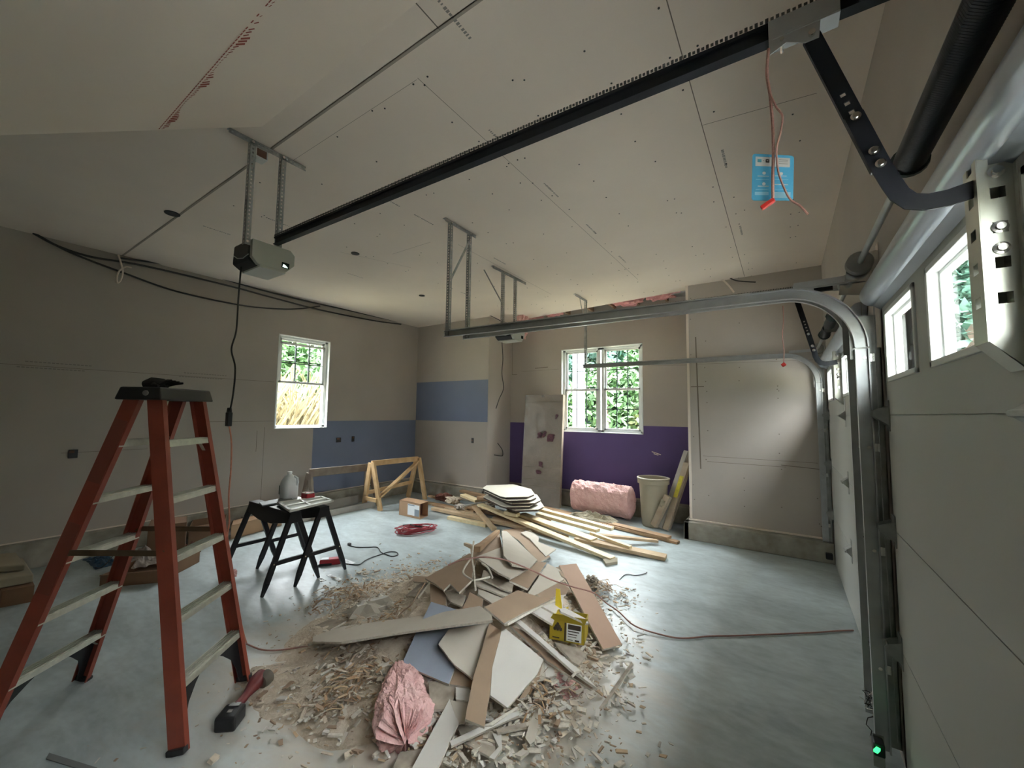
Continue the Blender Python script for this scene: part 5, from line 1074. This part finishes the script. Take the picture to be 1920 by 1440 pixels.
S = [
 ('brown kraft-faced strip highest on the back of the heap', [(905, 100), (1010, 88), (1175, 250), (1110, 285), (1000, 160)], .05, 'back'),
 ('greige piece with a notched corner at the back right of the heap', [(1010, 115), (1060, 100), (1110, 140), (1108, 168), (1207, 208), (1150, 250), (1060, 150)], .07, 'paper'),
 ('brown torn piece lying behind the twisted sticks at the heap top left', [(725, 195), (890, 120), (905, 205), (770, 262), (730, 265)], .05, 'back'),
 ('wide crumpled brown-grey sheet spread on the upper left of the heap', [(470, 372), (720, 232), (760, 250), (728, 388), (662, 452), (612, 402), (575, 440), (520, 400)], .08, 'back'),
 ('grey-beige triangle with a slotted edge on the heap top', [(903, 105), (930, 108), (1102, 268), (1060, 312), (960, 296), (914, 245)], .15, 'paper'),
 ('broad beige slab below the orange cord on the heap top', [(758, 252), (905, 195), (914, 245), (1062, 312), (950, 372), (880, 338)], .13, 'paper'),
 ('brown strip beside the splintered white edge at the heap centre', [(945, 385), (1100, 280), (1155, 284), (1050, 432)], .12, 'back'),
 ('pale quadrilateral piece on the right shoulder of the heap', [(1050, 455), (1160, 290), (1225, 322), (1255, 376), (1072, 477)], .12, 'paper'),
 ('brown ragged piece tucked above the yellow box', [(1100, 465), (1230, 392), (1282, 430), (1265, 462), (1135, 490)], .13, 'back'),
 ('layered strip uppermost of the splintered edges, heap centre left', [(800, 325), (968, 408), (960, 448), (905, 430), (790, 372)], .12, 'dusty'),
 ('layered strip second of the splintered edges, heap centre left', [(752, 372), (960, 445), (930, 478), (760, 408)], .09, 'paper'),
 ('layered strip lowest of the splintered edges, heap centre left', [(770, 432), (905, 485), (860, 522), (770, 462)], .07, 'paper'),
 ('brown dusty block at the left edge of the heap', [(500, 402), (590, 430), (588, 525), (500, 512)], .03, 'back'),
 ('grey corner piece wedged left of the heap centre', [(575, 440), (700, 470), (680, 532), (615, 505)], .05, 'dusty'),
 ('dark brown wedge left of the large brown slab', [(722, 450), (800, 490), (790, 540), (680, 545)], .06, 'back'),
 ('short brown plank end poking out at the far left of the heap', [(404, 358), (485, 364), (485, 396), (404, 390)], .05, 'back'),
 ('long pinkish-brown strip sloping down the right side to the floor', [(1225, 300), (1322, 290), (1580, 745), (1472, 772)], [.14, .14, .02, .02], 'backp'),
 ('small brown sliver beside the long pinkish-brown strip', [(1208, 308), (1228, 312), (1262, 372), (1240, 360)], .12, 'back'),
 ('blue board scrap lying flat at the left front of the heap', [(340, 855), (430, 655), (505, 505), (640, 545), (800, 640), (650, 850), (605, 968)], .05, 'blueb'),
 ('brown piece under the point of the blue scrap', [(608, 968), (652, 868), (745, 935), (735, 990)], .045, 'back'),
 ('dusty stained block in the hollow below the blue scrap', [(490, 952), (640, 965), (636, 1050), (590, 1110), (500, 1112)], .03, 'dusty'),
 ('beige five-sided piece overlapping the blue scrap', [(545, 745), (602, 662), (832, 622), (812, 760), (740, 940), (640, 862)], .10, 'paper'),
 ('brown piece half hidden under the big white slab', [(1000, 1052), (1132, 850), (1112, 950), (1032, 1042)], .04, 'back'),
 ('largest whitish slab in the middle front of the heap', [(838, 1030), (850, 868), (905, 640), (1137, 830), (1102, 912), (935, 1100)], .12, 'white'),
 ('brown strip with a pale cut edge beside the largest whitish slab', [(698, 1165), (740, 940), (832, 625), (900, 670), (850, 868), (836, 1030), (806, 1208)], .14, 'back'),
 ('large smooth brown slab on top of the heap centre', [(805, 535), (990, 440), (1132, 482), (1200, 480), (915, 626)], .18, 'back'),
 ('pale splintered edge under the large smooth brown slab', [(915, 628), (1140, 500), (1200, 482), (1250, 470), (1130, 520), (935, 625)], .165, 'gyp'),
 ('long flat beige strip reaching left from the heap over the floor', [(-160, 700), (0, 645), (400, 590), (780, 528), (845, 580), (850, 608), (600, 640), (300, 682), (0, 732), (-160, 728)], [.03, .06, .16, .2, .2, .2, .18, .12, .06, .03], 'paper'),
 ('torn white paper edge left above the yellow box', [(1060, 555), (1190, 515), (1215, 560), (1190, 632)], .11, 'white'),
 ('ragged whitish sheet between brown slab and yellow box', [(1110, 520), (1250, 472), (1245, 560), (1200, 570)], .12, 'white'),
 ('brown piece behind the long white strip, heap right', [(950, 640), (1095, 695), (1205, 785), (1100, 775)], .06, 'back'),
 ('long narrow white strip slanting down the right front', [(960, 600), (1003, 604), (1220, 790), (1330, 880), (1442, 992), (1300, 893), (1088, 705)], .10, 'white'),
 ('brown narrow strip below the long white one, heap right', [(1100, 770), (1135, 772), (1300, 890), (1432, 985), (1405, 996), (1150, 832)], .07, 'back'),
 ('stained brown piece on the floor in front of the yellow box', [(1200, 732), (1330, 762), (1382, 800), (1335, 862), (1300, 842)], .02, 'dusty'),
 ('small whitish piece standing right of the largest slab', [(1140, 835), (1195, 880), (1202, 920), (1150, 932)], .04, 'white'),
 ('narrow greige piece between the largest slab and the crumbs', [(1105, 945), (1110, 870), (1140, 845), (1160, 938)], .035, 'paper'),
 ('short pale stub on the dusty block', [(645, 985), (722, 995), (715, 1062), (645, 1055)], .06, 'white'),
 ('pale greenish small piece beside the front white strip', [(612, 1058), (712, 1072), (692, 1180), (655, 1185)], .05, 'paper'),
 ('white strip pointing out of the picture at the front of the heap', [(380, 1475), (610, 1050), (660, 1185), (520, 1485)], .05, 'white'),
 ('low dusty strip beside the pink tuft at the front', [(290, 1440), (330, 1350), (470, 1330), (400, 1440)], .015, 'dusty'),
 ('slim white stick lying across the front crumbs', [(610, 1288), (960, 1128), (1003, 1120), (1000, 1142), (620, 1316)], .05, 'white'),
 ('thin pale sliver above the slim white stick', [(810, 1200), (985, 1095), (1002, 1100), (850, 1200)], .05, 'gyp'),
 ('short grey strip right of the slim white stick', [(868, 1222), (1040, 1182), (1042, 1208), (880, 1244)], .04, 'dusty'),
 ('brown piece lying under the front crumbs', [(640, 1192), (800, 1205), (870, 1260), (862, 1390), (700, 1302)], .012, 'dusty'),
 ('curled off-white paper strip at the very front', [(850, 1245), (900, 1250), (905, 1330), (860, 1392), (830, 1380), (885, 1320)], .03, 'white'),
 ('rounded pale piece lying alone at the front right crumbs', [(1035, 1270), (1060, 1180), (1105, 1088), (1132, 1105), (1120, 1180), (1085, 1290), (1062, 1310)], .02, 'paper'),
 ('narrow greige strip lying apart on the floor at the right', [(1450, 1100), (1500, 1030), (1632, 840), (1642, 856), (1490, 1080)], .012, 'dusty'),
 ('angled pale shard left of the long beige strip', [(360, 470), (440, 405), (505, 380), (430, 480)], .03, 'dusty'),
 ('grey shard on the floor at the left fringe of the heap', [(-150, 640), (-60, 600), (30, 610), (-60, 660)], .01, 'dusty'),
]
for lab, pts, off, m_ in S: scrap(lab, pts, off, m_)
# yellow box
M['yel'] = mat('box_yellow', (.42, .31, .02), .55, var=.05); M['yelb'] = mat('box_yellow_bright', (.90, .68, .05), .5); M['boxdark'] = mat('box_dark', (.05, .035, .02), .8)
a, b = MP(640+1168/3, 960+715/3, .03), MP(640+1366/3, 960+750/3, .02); 
b.z = a.z = (a.z+b.z)/2
a = U(640+1168/3, 960+712/3, 'Z', a.z); b = U(640+1366/3, 960+752/3, 'Z', b.z); e = (b-a).normalized(); n_ = V((-e.y, e.x, 0)); dist = (a-EYE).length
tl = U(640+1180/3, 960+640/3, 'Z', a.z+.10); zt_ = V((0, 0, .115))
yb_ = thing('fastener_box', a, 'open yellow cardboard box with a dark emblem and white printed panel in the heap', 'box')
up = (zt_ + n_*.015)
mb = MB(); mb.prism([a, b, b+up, a+up], n_*.004); mb.prism([a, a+n_*.16, a+n_*.16+up, a+up], e*.004); mb.prism([b, b+n_*.16, b+n_*.16+up, b+up], -e*.004); mb.prism([a+n_*.16, b+n_*.16, b+n_*.16+up, a+n_*.16+up], -n_*.004); mb.prism([a, b, b+n_*.16, a+n_*.16], (0, 0, .003)); mb.build('body', 'yel', yb_)
MB().prism([a+up, b+up, b+up*1.38-n_*.01+e*.02, a+up*1.36-n_*.01+e*.025], n_*.003).build('front_flap', 'yel', yb_)
MB().prism([a+up+n_*.005, a+up+n_*.12, a+up*1.3+n_*.13+e*.10, a+up*1.3+n_*.01+e*.10], (0, 0, .003)).build('side_flap', 'yelb', yb_)
MB().prism([a+n_*.158+up, a+n_*.158+up+e*.05, a+n_*.16+up*2.1+e*.03, a+n_*.16+up*2.1], n_*.003).build('back_flap', 'yelb', yb_)
F = lambda u, v, o=.0015: a+(b-a)*u+up*v-n_*o
lb_ = MB().prism([F(.50, .08), F(.92, .08), F(.92, .98), F(.50, .98)], -n_*.0006).build('printed_panel', 'cardw', yb_)
mb = MB()
for u0, u1, v0, v1, m_ in ((.54, .90, .68, .93, 'boxdark'), (.54, .86, .56, .61, 'boxdark'), (.54, .80, .42, .46, 'boxdark'), (.54, .78, .30, .34, 'print'), (.74, .86, .12, .2, 'boxdark'), (.54, .68, .14, .18, 'print'), (.44, .48, .05, .98, 'boxdark')): mb.prism([F(u0, v0, .0025), F(u1, v0, .0025), F(u1, v1, .0025), F(u0, v1, .0025)], -n_*.0005, m_)
for cu, cv in ((.20, .72), (.29, .72), (.245, .84), (.245, .60), (.16, .60), (.33, .60)): mb.prism([F(cu+.045*math.cos(t*.7854), cv+.10*math.sin(t*.7854), .0025) for t in range(8)], -n_*.0005, 'boxdark')
mb.prism([F(.10, .12, .0025), F(.30, .12, .0025), F(.30, .18, .0025), F(.10, .18, .0025)], -n_*.0005, 'boxdark')
mb.build('box_print', parent=lb_)
M['bluew'] = mat('strip_bluewhite', (.55, .58, .66), .5)
scrap('bluish white strip resting on the open yellow box', [(1228, 545), (1258, 538), (1372, 598), (1392, 626), (1378, 625), (1235, 560)], .20, 'white')
# pink insulation tufts in the heap
pc = U(640+372/3, 960+1130/3, 'Z', .12); pd = (U(640+320/3, 960+900/3, 'Z', .15)-U(640+370/3, 960+1330/3, 'Z', .10)); pl = pd.length; ang = math.atan2(pd.y, pd.x)
def tuft(label, a, b, rs, seed):
    a, b = V(a), V(b); ax = (b-a).normalized(); s_ = ax.cross(V((0, 0, 1))).normalized(); u = s_.cross(ax); n, k = 90, 90; vs = []; L = (b-a).length
    for i in range(k+1):
        t = i/k; f = t*(len(rs)-1); q = min(int(f), len(rs)-2); r0 = rs[q]*(1-(f-q))+rs[q+1]*(f-q); r0 *= min(1, (min(t, 1-t)/.08+.02))**.6
        for j in range(n):
            g = 2*math.pi*j/n; d = V((math.cos(g)*1.6, math.sin(g)*1.6, t*4+seed)); w = 1+.16*noise.noise(d*1.2)+.08*noise.noise(V((d.x*3.5, d.y*3.5, d.z*1.1)))+.07*noise.noise(V((d.x*7, d.y*7, d.z*5)))+.02*noise.noise(V((d.x*17, d.y*17, d.z*13)))
            r0 *= 1+.05*math.sin(g*7+t*3)*noise.noise(V((g, t*3, 2))); p = a+ax*(L*t+.055*t*t*noise.noise(V((d.x*5, d.y*5, seed+4)))+.03*noise.noise(V((d.x*4, d.y*4, seed))))+s_*(math.cos(g)*r0*w)+u*(math.sin(g)*r0*w*.85); p.z = max(.004, p.z); vs.append(p)
    mb = MB(); mb.add(vs, [(i*n+j, i*n+(j+1) % n, (i+1)*n+(j+1) % n, (i+1)*n+j) for i in range(k) for j in range(n)]+[tuple(range(n))[::-1], tuple(range(k*n, k*n+n))])
    return mb.build('insulation_tuft', 'pinkp', label=label, cat='insulation', group='pink insulation in the heap')
tuft('big shaggy pink insulation tuft at the front of the heap', U(752, 1248, 'Z', .15), U(760, 1385, 'Z', .09), (.05, .085, .105, .12, .135, .14, .125), 5)
lump('insulation_tuft', U(640+330/3, 960+760/3, 'Z', .09), (.16, .035, .05), 'pinkp', seed=15, res=18, amp=.4, rot=ang+.2, fine=.12, label='thin pink twist of insulation above the big tuft', cat='insulation', group='pink insulation in the heap')
lump('insulation_tuft', U(640+1110/3, 960+1010/3, 'Z', .04), (.10, .08, .05), 'dusty', seed=25, res=16, amp=.5, fine=.2, label='greyish pink lint clump at the right front of the heap', cat='insulation', group='pink insulation in the heap')
lump('insulation_tuft', U(640+1260/3, 960+980/3, 'Z', .03), (.08, .06, .035), 'pinkp', seed=35, res=14, amp=.5, fine=.3, label='small pink crumbly clump beside the narrow brown strip', cat='insulation', group='pink insulation in the heap')
lump('insulation_tuft', U(640+1410/3, 960+400/3, 'Z', .05), (.06, .05, .05), 'dusty', seed=45, res=12, amp=.6, fine=.3, label='dark tuft of dirt behind the long pinkish-brown strip', cat='insulation')
M['polys'] = mat('poly_sheet', (.60, .56, .47), .45, alpha=.8, var=.1)
crumple('plastic_wrapping', U(722, 1148, 'Z', .07), (.26, .20, .13), 'polys', 34, 'cloudy plastic sheet lying left of the heap above the long strip', 'wrapping', amp=.8, n=12)
crumple('plastic_wrapping', U(700, 1220, 'Z', .02), (.20, .12, .07), 'dusty', 36, 'dusty brown wrapping crumpled under the long beige strip', 'wrapping')
mb = MB(); rnd = random.Random(50)
for cx_, cy_, n_s, s0 in ((655, 1125, 90, .13), (700, 1215, 60, .14), (640, 1330, 60, .10), (1010, 1330, 40, .10), (1130, 1110, 40, .06)):
    c = fl(cx_, cy_)
    for k in range(n_s):
        x, y = rnd.gauss(c.x, s0), rnd.gauss(c.y, s0); a = rnd.gauss(1.0, .9); L = rnd.uniform(.04, .16); z = hm(x, y)*.85+rnd.uniform(.012, .05); bend = rnd.uniform(-.04, .04)
        p = [V((x+math.cos(a+bend*12*t)*L*(t-.5), y+math.sin(a+bend*12*t)*L*(t-.5), z+.02*math.sin(t*3.1)+rnd.uniform(-.004, .004))) for t in (0, .33, .66, 1)]
        for q in range(3): mb.bar(p[q], p[q+1], rnd.uniform(.006, .016), .0018, (rnd.uniform(-.5, .5), rnd.uniform(-.5, .5), 1), rnd.choice(('back', 'lumB', 'paper', 'rubble', 'lumC')))
mb.build('paper_shreds', label='brown torn paper shreds and splinters strewn round the heap edges', cat='rubble', kind='stuff')
# pale straps sticking out of the heap top and a broken stud end
G_T = 'pale straps in the heap'
for lab, seq in (('pale strap rising from the left of the heap top', [(745, 165), (735, 250), (745, 330), (755, 440)]), ('pale strap curling right at the heap centre', [(790, 290), (825, 315), (850, 370)]), ('thin pale strap looping at the upper left of the heap', [(725, 265), (690, 320), (690, 350), (740, 385)]), ('pale strap lying across the splintered edges', [(745, 385), (800, 375), (835, 365)]), ('short pale strap hooked at the right front of the heap', [(1295, 930), (1320, 905), (1345, 900), (1362, 925)])):
    cable('plastic_strap', lab, 'strap', [MP(640+x/3, 960+y/3, .21 if y < 500 else .12) for x, y in seq], .007, 'gyp', G_T)
cable('wire_scrap', 'brown wire curving up through the left of the heap', 'wire', [MP(640+x/3, 960+y/3, o) for x, y, o in ((470, 400, .12), (430, 460, .12), (395, 520, .10), (345, 560, .08), (318, 592, .06))], .005, 'back')
board('splintered dark stud end jutting up at the heap top', MP(640+765/3, 960+195/3, .14), MP(640+880/3, 960+100/3, .14), .05, .04, 'lumB', None, 'wood offcut', 'stud_offcut')
board('small square wood end poking from the left of the heap top', MP(640+697/3, 960+172/3, .12), MP(640+745/3, 960+190/3, .12), .035, .03, 'lumC', None, 'wood offcut', 'stud_offcut')
# the orange cord across the floor, over the heap and on to the door
seq = [(462, 1210, 0), (490, 1221, 0), (520, 1222, 0), (560, 1217, 0), (600, 1213, 0), (640, 1204, 0)]
cable('extension_cable', 'orange extension cord crossing the floor left of the heap', 'cord', [fl(x, y)+V((0, 0, .01)) for x, y, _ in seq]+[U(668, 1192, 'Z', .03)], .005, 'ropered', 'orange extension cords')
seq = [(600, 300), (660, 275), (720, 262), (790, 254), (850, 258), (940, 276), (1080, 332), (1180, 380), (1300, 420), (1420, 455), (1490, 512), (1560, 560), (1650, 640), (1800, 690), (1920, 710)]
pts = [MP(640+x/3, 960+y/3, .22 if x < 1300 else (.14 if x < 1450 else .012)) for x, y in seq]
pts += [fl(x, y)+V((0, 0, .008)) for x, y in ((1330, 1195), (1380, 1194), (1430, 1192), (1480, 1190), (1530, 1188), (1570, 1185), (1600, 1184))]
cable('extension_cable', 'reddish extension cord lying over the heap and across the floor to the doors', 'cord', pts, .0055, 'ropered', 'orange extension cords')
# ================================================================ OUTSIDE
M['ground'] = mat('yard_ground', (.46, .42, .30), .95, c2=(.34, .32, .2), scale=3, bump=.5, bscale=10, dist=.1)
mb = MB(); mb.box((-40, -30, -.4), (40, 40, -.16)); mb.build('ground', 'ground', kind='structure')
M['drive'] = mat('bounce_driveway_concrete', (.58, .57, .54), .9, var=.08)
MB().box((XR+.17, -6, -.159), (7, 7.5, -.03)).build('bounce_driveway', 'drive', kind='structure')  # pale slab added to bounce sky light up to the ceiling
M['leafA'] = mat('leaves_green', (.060, .125, .045), .6, var=.4, scale=2); M['leafB'] = mat('leaves_bluegreen', (.045, .105, .075), .6, var=.4, scale=2); M['leafC'] = mat('leaves_yellowgreen', (.13, .15, .05), .6, var=.4, scale=2); M['bark'] = mat('bark', (.16, .12, .09), .9, var=.3); M['brush'] = mat('dry_brush', (.17, .14, .07), .9, var=.45, scale=5)
def crown_mesh(seed, mname, n=1500, conifer=False, h=6.0, r=1.9, leaf=.125):
    rnd = random.Random(seed); mb = MB()
    for k in range(n):
        if conifer: t = rnd.random(); z = .4+t*h; rr = r*(1-t)*(.35+.65*rnd.random()**.5)+.05
        else: t = rnd.random(); z = .9+t*h; rr = r*math.sin(math.pi*min(1, .15+t*.85))**.6*rnd.random()**.4
        a = rnd.uniform(0, 6.283); c = V((rr*math.cos(a), rr*math.sin(a), z-(.15*rr if conifer else 0))); q = Quaternion(V((rnd.gauss(0, 1), rnd.gauss(0, 1), rnd.gauss(0, 1))).normalized(), rnd.uniform(0, 3)); s_ = leaf*rnd.uniform(.5, 1.3)
        mb.add([c+q @ V((-s_, 0, 0)), c+q @ V((0, -s_*.45, 0)), c+q @ V((s_, 0, 0)), c+q @ V((0, s_*.45, 0))], [(0, 1, 2, 3)])
    me = mb.build('crown', mname); return me
def make_tree(x, y, seed, m, conifer, h, r, label, proto=None, sc=1.0, rot=0):
    root = thing('tree', (x, y, -.16), label, 'tree', 'woods outside the windows'); root.rotation_euler = (0, 0, rot)
    if proto:
        for ch in proto.children: c = ch.copy(); COL.objects.link(c); c.parent = root
        return root
    cr = crown_mesh(seed, m, 4200, conifer, h, r); cr.parent = root; cr.location = (0, 0, 0); me = cr.data
    # crown was centred by build(): move its vertices back around the trunk
    tr = MB(); tr.tube([(0, 0, -.1), (.03, 0, h*.5), (0, .04, h*.9)], .1, 8, rs=[.13, .09, .03]); t = tr.build('trunk', 'bark'); t.parent = root; t.location = (0, 0, -.1)
    return root
P_ = [make_tree(-10.6, 5.4, 1, 'leafA', False, 3.3, 1.7, 'green leafy tree standing in the woods outside the windows'), make_tree(-10.2, 8.6, 2, 'leafB', True, 4.9, 1.7, 'green leafy tree standing in the woods outside the windows'), make_tree(-2.2, 12.6, 3, 'leafC', False, 3.0, 1.7, 'green leafy tree standing in the woods outside the windows')]
LT_ = 'green leafy tree standing in the woods outside the windows'
spots = [(-11.2, 7.2, 0), (-12.6, 4.6, 1), (-13.5, 7.0, 0), (-12.2, 9.6, 0), (-14.8, 9.4, 1), (-11.6, 11.2, 2), (-16, 6, 0), (-14, 12, 1),
         (-4.6, 12.2, 0), (-6.6, 12.8, 1), (-8.4, 12.0, 0), (-.3, 13.2, 1), (-3.4, 14.4, 0), (-5.6, 15, 2), (-8, 15, 1), (-1.6, 15.4, 0), (-10.4, 14, 0), (1.6, 13.6, 2),
         (6.4, 6.8, 0), (7.4, 9.4, 1), (5.2, 11.0, 1), (8.8, 4.2, 0), (6.8, 13.4, 0), (3.6, 13.8, 0), (9.6, 7.2, 1), (8.4, .8, 2), (10.5, 11, 0), (9.5, -2.5, 0), (4.2, 15.6, 1), (7.6, 16, 0), (6.2, 3.2, 1), (2.6, 9.6, 1), (3.9, 10.4, 1), (1.6, 10.2, 1), (5.0, 9.4, 1), (5.9, 8.4, 1), (3.2, 11.6, 1)]
for k, (x, y, p) in enumerate(spots): make_tree(x, y, k, None, None, 0, 0, LT_, P_[p], rot=k*1.3)
for k, (x, y, s_) in enumerate(((-7.4, 14.2, 1.35), (-5.6, 14.0, 1.3), (-3.9, 14.6, 1.3), (-6.6, 16, 1.5), (-9.2, 13.6, 1.3), (-2.2, 15.6, 1.4), (-14.6, 7.4, 1.4), (-15, 10, 1.4), (3.4, 13, 1.4), (5.2, 12.4, 1.4), (4.4, 9.0, 1.0))):
    t_ = make_tree(x, y, k, None, None, 0, 0, LT_, P_[(0, 1, 0)[k % 3]], rot=k*2.1); t_.scale = (s_, s_, s_)
# dry brush and low shrubs under the windows
mb = MB(); rnd = random.Random(8)
for k in range(1500):
    x, y = (rnd.uniform(-10.5, -7.6), rnd.uniform(3.5, 9)) if k % 2 else (rnd.uniform(-6, .5), rnd.uniform(8.4, 11)); h_ = rnd.uniform(.3, 1.3); a = rnd.uniform(0, 6.28)
    mb.tube([(x, y, -.16), (x+.25*h_*math.cos(a), y+.25*h_*math.sin(a), h_*.7), (x+.5*h_*math.cos(a+.4), y+.5*h_*math.sin(a+.4), h_)], .012, 3, cap=False)
for k in range(900):
    x, y = rnd.uniform(-9.6, -8.4), rnd.uniform(3.2, 7.2); h_ = rnd.uniform(1.3, 2.5); a = rnd.uniform(0, 6.28)
    mb.tube([(x, y, -.16), (x+.15*h_*math.cos(a), y+.15*h_*math.sin(a), h_*.6), (x+.35*h_*math.cos(a+.6), y+.35*h_*math.sin(a+.6), h_)], .016, 3, cap=False)
mb.build('undergrowth', 'brush', label='dry brush and stalks growing on the slope outside the windows', cat='undergrowth', kind='stuff')
MB().box((-4.28, 9.0, -.16), (-4.05, 9.2, 5)).build('post', 'frame', label='white post standing outside the left half of the double window', cat='post')
M['tarp'] = mat('tarp_blue', (.10, .18, .42), .5, var=.3)
lump('tarp_bundle', (-9.4, 5.3, .35), (.5, .9, .3), 'tarp', seed=2, res=14, amp=.4, label='blue tarp covered bundle on the ground outside the single window', cat='tarp')
